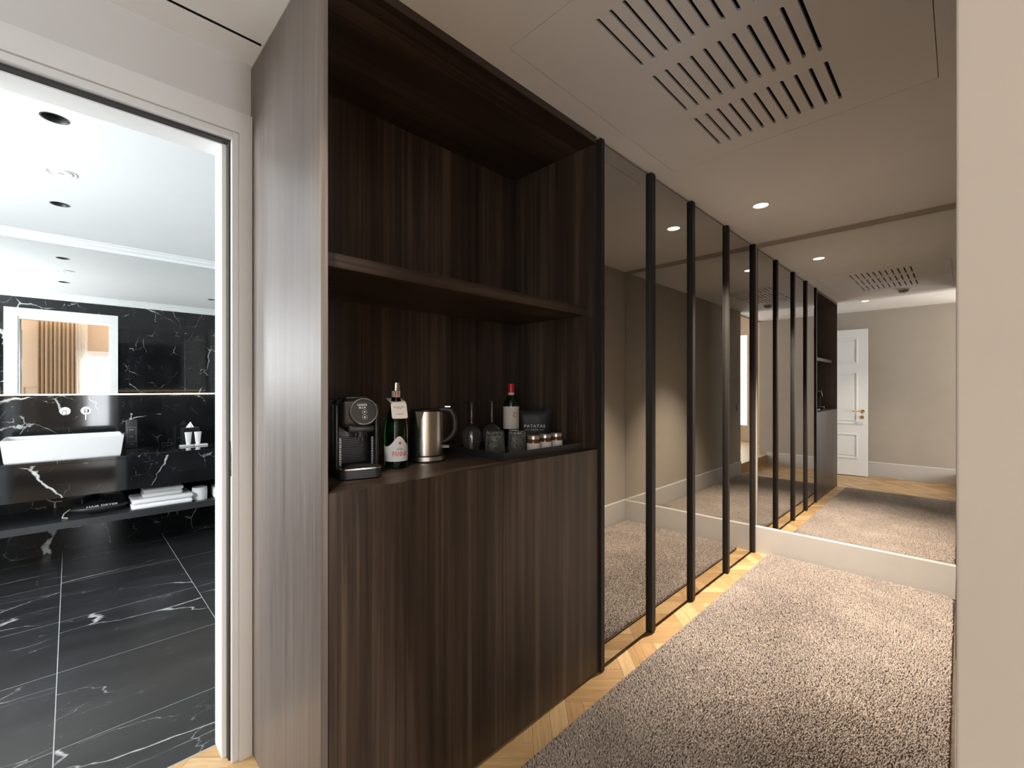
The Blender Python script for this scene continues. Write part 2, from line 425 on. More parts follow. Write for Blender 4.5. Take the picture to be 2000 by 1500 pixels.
def downlight(x, y, z, lit, label, r=0.042, spot=0):
    t = thing('downlight', label, 'downlight', (x, y, z), group='recessed ceiling spots')
    obj('trim_ring', B().lathe([(r, -0.001), (r + 0.006, -0.001), (r + 0.006, 0.001), (r, 0.003), (r, 0.03), (r - 0.002, 0.03), (r - 0.002, 0.002), (r, -0.001)], seg=36, cap=False), M['white'] if lit else M['blacksatin'], t, True)
    obj('lens', B().lathe([(0, 0.004 if lit else 0.03), (r - 0.002, 0.004 if lit else 0.03), (r - 0.002, 0.006 if lit else 0.034), (0, 0.006 if lit else 0.034)], seg=36, cap=False), M['lamp_on'] if lit else M['black'], t)
    if spot: light('spot_lamp', 'SPOT', (x, y, z - 0.012), spot, (1.0, 0.87, 0.73), spot_size=R(80), spot_blend=0.85, shadow_soft_size=0.03)
    return t
downlight(3.02, 0.868, ZC, True, 'lit round downlight in the corridor ceiling near the end mirror', spot=660)
downlight(0.251, 0.880, ZH, True, 'lit round downlight in the hall ceiling by the cabinet, seen in the end mirror', spot=78)

t = thing('smoke_detector', 'small white smoke detector on the ceiling beside the slotted hatch, seen in the end mirror', 'smoke detector', (0.93, 0.456, ZC))
obj('base', B().lathe([(0, 0), (0.056, 0), (0.056, -0.014), (0, -0.014)], seg=32), M['white'], t, True)
obj('sensor_head', B().lathe([(0.046, -0.014), (0.046, -0.028), (0.036, -0.036), (0.018, -0.042), (0, -0.042)], seg=32), M['grey'], t, True)

t = thing('slot_diffuser', 'black linear air slot in the hall ceiling along the bathroom wall', 'air vent', (-0.1, 1.6365, ZH))
obj('slot_channel', B().box(XB + .02, 0.452, 1.630, 1.643, ZH + 0.03, ZH + 0.05).box(XB + .02, 0.452, 1.630, 1.6315, ZH + .001, ZH + 0.05).box(XB + .02, 0.452, 1.6415, 1.643, ZH + .001, ZH + 0.05), M['black'], t, off=t.location)

# walls
DX0, DX1, DZ = -0.476, 0.412, 2.155      # rough opening of the bathroom door
struct('wall_left', B().box(XB - 0.1, DX0, YL, YLB, 0, 2.6).box(DX1, 3.95, YL, YLB, 0, 2.6).box(DX0, DX1, YL, YLB, DZ, 2.6), M['hallwall'], 'pale grey wall around the bathroom door')
struct('wall_right', B().box(0.60, 3.95, -0.12, YR, 0, 2.82, 0.002), M['wall'], 'taupe wall on the right side of the corridor')
struct('wall_end', B().box(XE + 0.012, XE + 0.1, -0.12, YLB, 0, 2.6), M['wall'], 'taupe wall behind the end mirror')
struct('wall_back', B().box(XB - 0.1, XB, -0.12, YLB, 0, 2.6), M['wall'], 'taupe wall behind the open door')

def skirting(name, p0, p1, n, label, h=0.2086, th=0.014):
    """board from p0 to p1 on a wall, n = outward normal"""
    b = B(); prof = [(0, 0), (th, 0), (th, h - 0.010), (th - 0.006, h), (0, h)]
    vs = [[b.b.verts.new((p[0] + n[0] * d, p[1] + n[1] * d, z)) for d, z in prof] for p in (p0, p1)]
    for i in range(5): b.b.faces.new((vs[0][i], vs[0][(i + 1) % 5], vs[1][(i + 1) % 5], vs[1][i]))
    b.b.faces.new(vs[0][::-1]); b.b.faces.new(vs[1])
    return struct(name, b, M['base'], label)
skirting('baseboard_end', (XE + 0.002, YR), (XE + 0.002, YW - 0.001), (-1, 0), 'tall light grey baseboard below the end mirror')
skirting('baseboard_right', (0.60, YR), (XE - 0.015, YR), (0, 1), 'tall light grey baseboard of the right wall', th=0.009)
skirting('baseboard_back', (XB, 0.0), (XB, YL), (1, 0), 'tall light grey baseboard of the back wall')
skirting('baseboard_left', (XB, YL), (-0.53, YL), (0, -1), 'short light grey baseboard left of the bathroom door')

# end mirror
t = thing('wall_mirror', 'large frameless mirror filling the end wall above its baseboard', 'mirror', (XE, 0.56, 0.209))
obj('mirror_glass', B().box(XE, XE + 0.006, YR + 0.003, YW - 0.028, 0.211, 2.372), M['mirror'], t, off=t.location)
obj('head_trim', B().box(XE - 0.006, XE + 0.008, YR + 0.003, YW - 0.002, 2.374, ZC - 0.001), M['wall'], t, off=t.location)
obj('side_trim', B().box(XE - 0.006, XE + 0.008, YW - 0.027, YW - 0.002, 0.2095, 2.373), M['wall'], t, off=t.location)

# wall switch
t = thing('light_switch', 'small dark switch plate on the right corridor wall, seen in the mirrors', 'switch', (0.77, YR, 1.0))
obj('plate', B().box(-0.035, 0.035, -0.004, 0.0007, -0.055, 0.055), M['grey'], t)
for sx in (-0.016, 0.016): obj('rocker', B().box(sx - 0.013, sx + 0.013, -0.003, 0.0012, -0.04, 0.04), M['darkgrey'], t)

# ------------------------------------------------------------------ bathroom door frame, leaf
fr = struct('trim_2', B().box(0.412, 0.4515, YL - 0.024, YL, 0, 2.2263).box(-0.516, -0.476, YL - 0.024, YL, 0, 2.2263).box(-0.476, 0.412, YL - 0.024, YL, DZ, 2.2263), M['frame'], 'white door frame of the bathroom')
obj('inner_casing', B().box(0.392, 0.412, YL - 0.016, YL + 0.03, 0, DZ, 0.0015).box(-0.476, -0.456, YL - 0.016, YL + 0.03, 0, DZ, 0.0015).box(-0.456, 0.392, YL - 0.016, YL + 0.03, DZ - 0.022, DZ - 0.0005, 0.0015), M['frame'], fr)
obj('gasket', B().box(0.386, 0.3915, YL + 0.006, YL + 0.032, 0, DZ - 0.022).box(-0.4555, -0.450, YL + 0.006, YL + 0.032, 0, DZ - 0.022).box(-0.450, 0.386, YL + 0.006, YL + 0.032, DZ - 0.030, DZ - 0.0225), M['gasket'], fr)
obj('jamb', B().box(0.372, 0.4118, YL + 0.032, YLB + 0.012, 0, DZ - 0.004).box(-0.4758, -0.436, YL + 0.032, YLB + 0.012, 0, DZ - 0.004).box(-0.436, 0.372, YL + 0.032, YLB + 0.012, DZ - 0.034, DZ - 0.004), M['white'], fr)
obj('bathroom_casing', B().box(0.375, 0.458, YLB + 0.012, YLB + 0.026, 0, 2.25, 0.002).box(-0.558, -0.446, YLB + 0.012, YLB + 0.026, 0, 2.25, 0.002).box(-0.446, 0.375, YLB + 0.012, YLB + 0.026, DZ - 0.006, 2.25, 0.002), M['white'], fr)
pl = obj('strike_plate', B().box(0.3905, 0.3922, YL - 0.010, YL + 0.006, 0.978, 1.10, 0.0006), M['chrome'], fr)
obj('latch_hole', B().box(0.3902, 0.391, YL - 0.006, YL + 0.002, 1.045, 1.080).box(0.3902, 0.391, YL - 0.006, YL + 0.002, 1.0, 1.03), M['black'], pl)

dr = thing('door_leaf', 'white three panelled door standing open against the back wall, seen in the end mirror', 'door', (-0.425, 1.735, 0.0), R(-94))
LW = 0.80
obj('slab', B().box(0.0, LW, -0.04, 0.0, 0.012, 2.135, 0.002), M['white'], dr)
for z0, z1 in ((1.64, 2.014), (0.76, 1.52), (0.256, 0.62)):
    x0, x1 = 0.115, LW - 0.115
    for side, y in ((1, 0.0), (-1, -0.04)):
        b = B()
        for (a0, a1, h0, h1) in ((x0, x1, z0, z0 + 0.022), (x0, x1, z1 - 0.022, z1), (x0, x0 + 0.022, z0 + 0.022, z1 - 0.022), (x1 - 0.022, x1, z0 + 0.022, z1 - 0.022)):
            b.box(a0, a1, min(y, y + side * 0.009), max(y, y + side * 0.009), h0, h1, 0.003)
        pn = obj('moulding', b, M['white'], dr)
        if side == 1: obj('panel', B().box(x0 + 0.045, x1 - 0.045, y, y + 0.006, z0 + 0.045, z1 - 0.045, 0.004), M['white'], dr)
        else: obj('panel', B().box(x0 + 0.045, x1 - 0.045, y - 0.006, y, z0 + 0.045, z1 - 0.045, 0.004), M['white'], dr)
for side, y in ((1, 0.0), (-1, -0.04)):
    hd = obj('handle', B().lathe([(0, 0), (0.024, 0), (0.024, 0.007), (0.009, 0.009), (0.009, 0.045), (0, 0.045)], seg=20).xf(Matrix.Translation((LW - 0.06, y, 0.95)) @ Matrix.Rotation(R(-90) * side, 4, 'X')), M['brass'], dr, True, label='brass lever handle')
    obj('lever', B().tube([(LW - 0.06, y + side * 0.042, 0.95), (LW - 0.10, y + side * 0.045, 0.951), (LW - 0.175, y + side * 0.045, 0.948)], 0.008), M['brass'], hd, True)
    obj('key_rose', B().box(LW - 0.083, LW - 0.045, min(y, y + side * 0.006), max(y, y + side * 0.006), 0.84, 0.885, 0.002), M['brass'], dr)
tg = obj('door_hanger', B().box(LW - 0.16, LW - 0.05, 0.007, 0.009, 0.765, 0.80), M['label'], dr, label='pale hanger card below the handle')

# ------------------------------------------------------------------ minibar cabinet
CX0, CX1, YBK = 0.453, 1.690, 1.66
cb = thing('minibar_cabinet', 'tall dark wood cabinet with open niche above two plain doors', 'cabinet', ((CX0 + CX1) / 2, 1.45, 0))
def cpart(n, b, m, p=None, **k): return obj(n, b, M[m], p or cb, off=cb.location if p is None or p is cb else cb.location, **k)
YF = YW + 0.016
cpart('side_panel', B().box(CX0, CX0 + 0.018, YF - 0.016, YL - 0.001, 0, ZC - 0.0005), 'wood_sheen')
cpart('side_panel', B().box(CX1 - 0.022, CX1, YF, YL - 0.001, 0, ZC - 0.0005), 'wood')
cpart('top_panel', B().box(CX0 + 0.018, CX1 - 0.022, YW, YL - 0.001, ZC - 0.030, ZC - 0.0005), 'wood_x')
cpart('counter', B().box(CX0 + 0.018, CX1 - 0.022, YF + 0.003, YBK, CT - 0.03, CT), 'wood_x')
sx0 = CX0 + 0.018
cpart('shelf', B().box(sx0, CX1 - 0.0225, 1.203, YBK, 1.611, 1.6495), 'wood_x')
edges = [sx0, 0.815, 0.985, 1.255, 1.41, 1.552, CX1 - 0.022]
for a, b_ in zip(edges, edges[1:]):
    cpart('back_board', B().box(a + 0.0012, b_ - 0.0012, YBK, YBK + 0.018, 0.02, ZC - 0.031), 'wood')
M['seam'] = plain('copper_seam', (0.075, 0.042, 0.026), 0.5, 0.2)
cpart('back_seam', B().box(sx0, CX1 - 0.022, YBK + 0.004, YBK + 0.02, 0.02, ZC - 0.031), 'seam')
cpart('plinth', B().box(sx0, CX1 - 0.022, YW + 0.022, YW + 0.04, 0, 0.022), 'black')
cpart('carcass', B().box(sx0, CX1 - 0.022, YF + 0.004, YF + 0.012, 0.022, CT - 0.03), 'black')
g = 1.094
cpart('door', B().box(sx0 + 0.002, g - 0.001, YW, YF + 0.003, 0.012, CT), 'wood')
cpart('door', B().box(g + 0.001, CX1 - 0.004, YW, YF + 0.003, 0.012, CT), 'wood')

# ------------------------------------------------------------------ wardrobe with smoked mirror doors
wd = thing('wardrobe', 'wide built-in wardrobe with four smoked mirror doors and dark upright handles', 'wardrobe', (2.75, 1.45, 0))
def wpart(n, b, m, p=None): return obj(n, b, M[m], p or wd, off=wd.location)
hx = [1.6914, 2.144, 2.641, 3.2115, 3.762]
wpart('carcass', B().box(1.692, XE + 0.01, YW + 0.03, YL - 0.001, 0.02, ZC - 0.001), 'black')
wpart('plinth', B().box(1.692, XE - 0.001, YW + 0.022, YW + 0.03, 0, 0.02), 'bronze')
wpart('filler_strip', B().box(3.795, XE - 0.001, YW - 0.004, YW + 0.029, 0.0, ZC - 0.001), 'bronze')
wpart('upright', B().box(1.6905, 1.716, YW - 0.012, YW + 0.029, 0.004, ZC - 0.001), 'bronze')
ds = [1.7165, 2.1665, 2.6635, 3.234, 3.7945]
for a, b_ in zip(ds, ds[1:]):
    d = wpart('door', B().box(a + 0.001, b_ - 0.001, YW + 0.006, YW + 0.028, 0.012, ZC - 0.004), 'bronze')
    obj('smoked_glass', B().box(a + 0.001, b_ - 0.001, YW, YW + 0.0055, 0.022, ZC - 0.012), M['smoke'], d, off=wd.location)
    hxx = b_ - 0.0225
    hh = obj('handle', B().box(hxx, hxx + 0.028, YW - 0.018, YW + 0.006, 0.006, ZC - 0.003, 0.001, 1), M['bronze'], d, off=wd.location)
    obj('handle', B().box(hxx + 0.031, hxx + 0.043, YW - 0.016, YW + 0.006, 0.006, ZC - 0.003, 0.001, 1), M['bronze'], d, off=wd.location)

# ------------------------------------------------------------------ rug
RX0, RX1, RY0, RY1 = 0.605, 3.795, 0.030, 1.040
def rrect(x0, x1, y0, y1, r, n=6):
    p = []
    for cx, cy, a in ((x1 - r, y1 - r, 0), (x0 + r, y1 - r, 90), (x0 + r, y0 + r, 180), (x1 - r, y0 + r, 270)):
        p += [(cx + r * math.cos(R(a + 90 * i / n)), cy + r * math.sin(R(a + 90 * i / n))) for i in range(n + 1)]
    return p
rug = thing('rug', 'long taupe brown shag rug filling the corridor floor', 'rug', (2.2, 0.535, 0))
obj('backing', B().prism(rrect(RX0, RX1, RY0, RY1, 0.05), 0.0005, 0.008), M['rugbase'], rug, off=rug.location)
def pile():
    rng = np.random.default_rng(3)
    sp = 0.0066
    gx, gy = np.meshgrid(np.arange(RX0 + 0.004, RX1 - 0.003, sp), np.arange(RY0 + 0.004, RY1 - 0.003, sp))
    x = gx.ravel() + rng.uniform(-.003, .003, gx.size); y = gy.ravel() + rng.uniform(-.003, .003, gx.size)
    # rounded corners
    r = 0.05
    dx = np.maximum(np.maximum(RX0 + r - x, x - (RX1 - r)), 0); dy = np.maximum(np.maximum(RY0 + r - y, y - (RY1 - r)), 0)
    k = np.hypot(dx, dy) < r - 0.002; x, y = x[k], y[k]
    n = len(x); print('tufts', n)
    th = 0.6 + 1.3 * np.sin(x * 2.1 + 1.7 * np.sin(y * 3.1)) + 1.1 * np.sin(y * 5.3 + x * 1.3) + rng.normal(0, 0.9, n)
    lean = rng.uniform(0.001, 0.009, n); hgt = rng.uniform(0.014, 0.021, n); rad = rng.uniform(0.0026, 0.0038, n)
    edge = np.minimum(np.minimum(x - RX0, RX1 - x), np.minimum(y - RY0, RY1 - y))
    hgt *= np.clip(0.6 + edge * 18, 0.6, 1.0)
    rot = rng.uniform(0, 6.28, n)
    V = np.zeros((n, 7, 3), np.float32)
    for i in range(3):
        a = rot + i * 2.0944
        V[:, i] = np.stack([x + rad * np.cos(a), y + rad * np.sin(a), np.full(n, 0.006)], 1)
        V[:, 3 + i] = np.stack([x + lean * .5 * np.cos(th) + rad * 1.05 * np.cos(a + .4), y + lean * .5 * np.sin(th) + rad * 1.05 * np.sin(a + .4), 0.006 + hgt * 0.62], 1)
    V[:, 6] = np.stack([x + lean * np.cos(th), y + lean * np.sin(th), 0.006 + hgt], 1)
    V[:, :, 0] -= rug.location.x; V[:, :, 1] -= rug.location.y
    T = []
    for i in range(3):
        j = (i + 1) % 3
        T += [(i, j, 3 + j), (i, 3 + j, 3 + i), (3 + i, 3 + j, 6)]
    T = np.array(T, np.int32)
    F = (np.arange(n, dtype=np.int32)[:, None, None] * 7 + T[None]).reshape(-1)
    me = bpy.data.meshes.new('pile'); me.vertices.add(n * 7); me.vertices.foreach_set('co', V.ravel())
    nf = n * 9; me.loops.add(nf * 3); me.loops.foreach_set('vertex_index', F)
    me.polygons.add(nf); me.polygons.foreach_set('loop_start', np.arange(0, nf * 3, 3, dtype=np.int32))
    me.update(calc_edges=True); me.materials.append(M['rug'])
    o = bpy.data.objects.new('pile', me); COL.objects.link(o); o.parent = rug; o['kind'] = 'stuff'
pile()

# ------------------------------------------------------------------ things on the minibar counter
# coffee machine (local: front faces -Y, origin at the middle of the front edge of the base)
cm = thing('coffee_machine', 'black capsule coffee machine with round dial at the left of the counter', 'coffee machine', (0.617, 1.272, CT), R(-15))
hw = 0.066
obj('body', B().box(-hw, hw, 0.105, 0.285, 0.0, 0.236, 0.02, 4), M['blackplastic'], cm, True)
obj('side_cheek', B().box(-hw, -hw + 0.014, 0.035, 0.125, 0.012, 0.225, 0.006, 3), M['blackplastic'], cm, True)
obj('side_cheek', B().box(hw - 0.014, hw, 0.035, 0.125, 0.012, 0.225, 0.006, 3), M['blackplastic'], cm, True)
obj('head', B().box(-hw + 0.012, hw - 0.012, 0.03, 0.14, 0.148, 0.240, 0.022, 4), M['blackplastic'], cm, True)
T0 = Matrix.Translation((0.017, 0.030, 0.200)) @ Matrix.Rotation(R(78), 4, 'X') @ Matrix.Scale(0.85, 4)
obj('dial_housing', B().lathe([(0.043, -0.06), (0.047, -0.02), (0.049, 0.0), (0.049, 0.012)], seg=40).xf(T0), M['blackplastic'], cm, True)
dl = obj('dial', B().lathe([(0, 0.010), (0.043, 0.010), (0.044, 0.0155), (0.0425, 0.0155), (0.042, 0.0135), (0, 0.0135)], seg=48, cap=False).xf(T0), M['blackplastic'], cm, True, label='round dark control dial')
obj('dial_ring', B().lathe([(0.0445, 0.008), (0.0485, 0.009), (0.0485, 0.0145), (0.0462, 0.0172), (0.0445, 0.0155), (0.0445, 0.008)], seg=48, cap=False).xf(T0), M['satin'], cm, True)
for body, z, s, wd_ in (('LAVAZZA', 0.0235, 0.0105, 0.033), ('BLUE', 0.0135, 0.0095, 0.024)):
    obj('dial_lettering', text_bm(body, s, 0.0003, wd_).xf(T0 @ Matrix.Translation((-0.005, z, 0.0139))), M['whiteprint'], dl)
for z in (-0.002, -0.021):
    bt = obj('button', B().lathe([(0.0072, 0.0135), (0.0088, 0.0135), (0.0088, 0.0145), (0.0072, 0.0145), (0.0072, 0.0135)], seg=24, cap=False).xf(T0 @ Matrix.Translation((0.002, z, 0))), M['grey'], dl)
    obj('cup_symbol', B().box(-0.0025, 0.0025, -0.002, 0.002, 0.0136, 0.0142).xf(T0 @ Matrix.Translation((0.002, z, 0))), M['whiteprint'], dl)
obj('spout', B().lathe([(0.010, 0.122), (0.0115, 0.15)], (0.010, 0.045, 0), 20).lathe([(0.005, 0.112), (0.005, 0.124)], (0.005, 0.042, 0), 12).lathe([(0.005, 0.112), (0.005, 0.124)], (0.016, 0.042, 0), 12), M['darkgrey'], cm, True)
obj('chin', B().box(-0.028, 0.052, 0.032, 0.12, 0.136, 0.160, 0.009, 3), M['darkgrey'], cm, True)
for i in range(16):
    z = 0.030 + i * 0.0057
    obj('rib', B().box(-hw + 0.016, hw - 0.016, 0.1, 0.107, z, z + 0.0036, 0.001, 1), M['blacksatin'], cm)
for s in (-1, 1):
    b = B()
    for i in range(18): b.box(s * 0.0475 - 0.003, s * 0.0475 + 0.003, 0.046, 0.060, 0.029 + i * 0.0052, 0.0318 + i * 0.0052)
    obj('ribbed_edge', b, M['ribsteel'], cm)
tr = obj('drip_tray', B().prism(rrect(-0.058, 0.066, -0.012, 0.1, 0.022), 0.004, 0.030), M['blacksatin'], cm, True)
obj('tray_rim', B().prism(rrect(-0.059, 0.067, -0.013, 0.1, 0.022), 0.0305, 0.0345), M['steel'], tr, True, label='polished steel rim of the drip tray')
obj('drip_grid', B().prism(rrect(-0.052, 0.060, -0.006, 0.098, 0.02), 0.0346, 0.0356), M['black'], tr)
for f0, f1, f2, f3 in ((-0.05, -0.02, 0.01, 0.03), (0.03, 0.06, 0.01, 0.03), (-0.05, 0.05, 0.2, 0.25)): obj('foot', B().box(f0, f1, f2, f3, 0, 0.005), M['black'], cm)
obj('lever', B().box(-0.034, 0.034, 0.045, 0.19, 0.238, 0.2475, 0.0045, 3), M['blackplastic'], cm, True)

# water bottle
wb = thing('water_bottle', 'green glass water bottle with white label and a paper neck tag', 'bottle', (0.798, 1.372, CT))
FACE = math.atan2(-1.372, -0.798)     # direction towards the camera
prof = [(0, 0.003), (0.030, 0.0), (0.0375, 0.004), (0.039, 0.02), (0.039, 0.125), (0.0375, 0.15), (0.032, 0.178), (0.024, 0.203), (0.0165, 0.228), (0.0138, 0.245), (0.0138, 0.27), (0, 0.27)]
obj('glass_body', B().lathe(prof, seg=40), M['greenglass'], wb, True)
obj('cap', B().lathe([(0, 0.292), (0.0138, 0.292), (0.0148, 0.288), (0.0148, 0.2725), (0.0162, 0.271), (0.0162, 0.266), (0.0142, 0.265), (0, 0.265)], seg=28), M['chrome'], wb, True)
obj('neck_label', B().lathe([(0.0145, 0.243), (0.0143, 0.264)], seg=28, cap=False), M['cream'], wb, True)
obj('neck_mark', wrap(B().box(-0.006, 0.006, -0.0006, 0.0004, 0.246, 0.260), 0.0148, FACE + 0.2), M['red'], wb)
def wave_label(b, r, a0, a1, z0, n=36):
    lo, hi = [], []
    for i in range(n + 1):
        u = i / n; a = a0 + (a1 - a0) * u
        d = (a - (FACE + 0.28)); z1 = 0.075 + 0.036 * math.exp(-(d / 0.62) ** 2) + 0.006 * math.exp(-((d + 1.9) / 0.5) ** 2)
        lo.append(b.b.verts.new((r * math.cos(a), r * math.sin(a), z0))); hi.append(b.b.verts.new((r * math.cos(a), r * math.sin(a), z1)))
    for i in range(n): b.b.faces.new((lo[i], lo[i + 1], hi[i + 1], hi[i]))
    return b
fla = obj('front_label', wave_label(B(), 0.0395, FACE - 2.0, FACE + 2.0, 0.026), M['label'], wb, True)
obj('label_band', wrap(B().box(-0.020, 0.036, -0.0004, 0.0004, 0.0265, 0.0298), 0.0397, FACE + 0.15), M['orange'], fla)
def upright(b): return b.xf(Matrix.Rotation(R(90), 4, 'X'))
def wtext(body, size, zc, a, r, mat, width, parent, depth=0.0003):
    b = upright(text_bm(body, size, depth, width))
    for v in b.b.verts: v.co.z += zc
    return obj('lettering', wrap(b, r, a), mat, parent)
wtext('PANNA', 0.024, 0.051, FACE + 0.34, 0.0398, M['red'], 0.052, fla)
wtext('ACQUA', 0.011, 0.068, FACE + 0.34, 0.0398, M['print'], 0.022, fla)
lily = []
for ang, ln in ((0, 0.0085), (1.0, 0.0075), (-1.0, 0.0075), (math.pi, 0.005)):
    lily.append((ang, ln))
bl = B()
for ang, ln in lily:
    p = [(0, 0), (0.0024, ln * 0.5), (0, ln), (-0.0024, ln * 0.5)]
    bl.prism([(x * math.cos(ang) + y * math.sin(ang), -x * math.sin(ang) + y * math.cos(ang) + 0.086) for x, y in p], -0.0004, 0.0004, 'Y')
obj('lily_emblem', wrap(bl, 0.0398, FACE + 0.34), M['red'], fla)
tgm = B().holed([(-0.027, -0.028), (0.027, -0.028), (0.027, 0.03), (-0.027, 0.03)], [circle(0, 0, 0.0175, 20)], -0.0004, 0.0004)
ang = FACE + R(90) + 0.30
Tt = Matrix.Translation((0, 0, 0.231)) @ Matrix.Rotation(ang, 4, 'Z') @ Matrix.Rotation(R(14), 4, 'X')
obj('tag_collar', tgm.xf(Tt), M['paper'], wb)
Tf = Tt @ Matrix.Translation((0, -0.028, 0)) @ Matrix.Rotation(R(58), 4, 'X')
ptg = obj('paper_tag', B().prism(rrect(-0.027, 0.027, -0.056, 0.0, 0.007), -0.0004, 0.0004).xf(Tf), M['paper'], wb, label='hanging white card on the bottle neck')
bd = B()
for y, segs in ((-0.016, ((-.018, -.009), (-.007, .004), (.006, .018))), (-0.021, ((-.009, -.001), (.001, .009))), (-0.040, ((-.012, -.007), (-.005, .013)))):
    for a, b_ in segs: bd.box(a, b_, y - 0.0009, y + 0.0009, 0.0004, 0.0008)
obj('tag_print', bd.xf(Tf), M['print'], ptg)

# kettle
kt = thing('kettle', 'brushed steel electric kettle with black handle beside the green bottle', 'kettle', (0.962, 1.436, CT))
KR = R(-40)   # direction of the handle

obj('power_base', B().lathe([(0, 0), (0.076, 0), (0.076, 0.004), (0, 0.004)], seg=44), M['blackplastic'], kt, True)
obj('base_ring', B().lathe([(0.0745, 0.0042), (0.0755, 0.006), (0.0715, 0.020), (0, 0.020)], seg=44), M['steel'], kt, True)
obj('gap_ring', B().lathe([(0, 0.020), (0.066, 0.0202), (0.066, 0.0245), (0, 0.0245)], seg=44), M['blackplastic'], kt, True)
obj('body', B().lathe([(0, 0.0246), (0.0668, 0.0246), (0.0665, 0.06), (0.0652, 0.18), (0.0648, 0.186), (0.061, 0.187), (0, 0.187)], seg=64), M['steel'], kt, True)
obj('lid', B().lathe([(0.0605, 0.187), (0.058, 0.193), (0.03, 0.197), (0, 0.1975)], seg=44), M['blackplastic'], kt, True)
sa = math.radians(180 + 32)
spb = B()
ca, sna = math.cos(sa), math.sin(sa)
def sp(r, t_, z): return spb.b.verts.new((ca * r - sna * t_, sna * r + ca * t_, z))
A_, B_, C_, D_ = sp(0.0625, -0.022, 0.187), sp(0.0625, 0.022, 0.187), sp(0.090, 0.0, 0.189), sp(0.0668, 0, 0.125)
for f in ((A_, C_, D_), (C_, B_, D_), (A_, B_, C_), (A_, D_, B_)): spb.b.faces.new(f)
obj('spout', spb, M['steel'], kt)
hdir = Vector((math.cos(KR), math.sin(KR), 0))
hp = [hdir * r + Vector((0, 0, z)) for r, z in ((0.052, 0.192), (0.075, 0.1935), (0.096, 0.188), (0.106, 0.17), (0.111, 0.14), (0.110, 0.115), (0.101, 0.095), (0.085, 0.080), (0.069, 0.070))]
obj('handle', B().tube(hp, 0.009, 12, [0.011, 0.011, 0.0105, 0.0105, 0.010, 0.0095, 0.009, 0.008, 0.006]), M['blacksatin'], kt, True)
obj('lid_button', B().box(-0.012, 0.012, -0.006, 0.006, 0.2, 0.206, 0.002).xf(Matrix.Translation(hdir * 0.083) @ Matrix.Rotation(KR, 4, 'Z')), M['chrome'], kt)
obj('switch', B().box(-0.012, 0.012, -0.010, 0.010, 0.046, 0.056, 0.002).xf(Matrix.Translation(hdir * 0.077) @ Matrix.Rotation(KR, 4, 'Z')), M['grey'], kt)
cp = [(0.04, 0.066, 0.005), (0.06, 0.12, 0.0035), (0.12, 0.165, 0.0035), (0.25, 0.185, 0.0035), (0.42, 0.195, 0.0035)]
obj('power_cord', B().tube(cp, 0.003, 8), M['blackplastic'], kt, True)

# tray
ty = thing('serving_tray', 'flat black rectangular tray holding glasses, jars and wine', 'tray', (1.35, 1.36, CT))
tx0, tx1, ty0, ty1 = -0.198, 0.292, -0.155, 0.205
obj('tray_floor', B().box(tx0, tx1, ty0, ty1, 0.0, 0.006), M['blacksatin'], ty)
obj('tray_rim', B().box(tx0, tx1, ty0, ty0 + 0.006, 0.006, 0.028).box(tx0, tx1, ty1 - 0.006, ty1, 0.006, 0.028).box(tx0, tx0 + 0.006, ty0 + 0.006, ty1 - 0.006, 0.006, 0.028).box(tx1 - 0.006, tx1, ty0 + 0.006, ty1 - 0.006, 0.006, 0.028), M['blacksatin'], ty)
TZ = CT + 0.0062

# wine glasses, upside down
wg = thing('wine_glass', 'clear wine glass upside down on the tray, left of the pair', 'wine glass', (1.240, 1.500, TZ), group='upturned wine glasses')
bowl_o = [(0.0330, 0.0), (0.0395, 0.030), (0.0435, 0.055), (0.0425, 0.072), (0.034, 0.092), (0.018, 0.106), (0.006, 0.112)]
bowl_i = [(0.0318, 0.0), (0.0383, 0.030), (0.0422, 0.055), (0.0412, 0.0715), (0.0325, 0.091), (0.016, 0.1045), (0.0, 0.109)]
prof = bowl_i[::-1] + bowl_o
obj('bowl', B().lathe(prof + [(0, 0.114)], seg=40, cap=False), M['glass'], wg, True)
obj('stem', B().lathe([(0, 0.113), (0.0055, 0.114), (0.0042, 0.13), (0.0042, 0.185), (0.0065, 0.199), (0, 0.2)], seg=20), M['glass'], wg, True)
obj('foot', B().lathe([(0, 0.199), (0.010, 0.2), (0.030, 0.2065), (0.0365, 0.2085), (0.0365, 0.2095), (0, 0.2105)], seg=40), M['glass'], wg, True)
g2 = copy_tree(wg); g2.location = (1.352, 1.492, TZ); g2['label'] = 'clear wine glass upside down on the tray, behind the left tumbler'

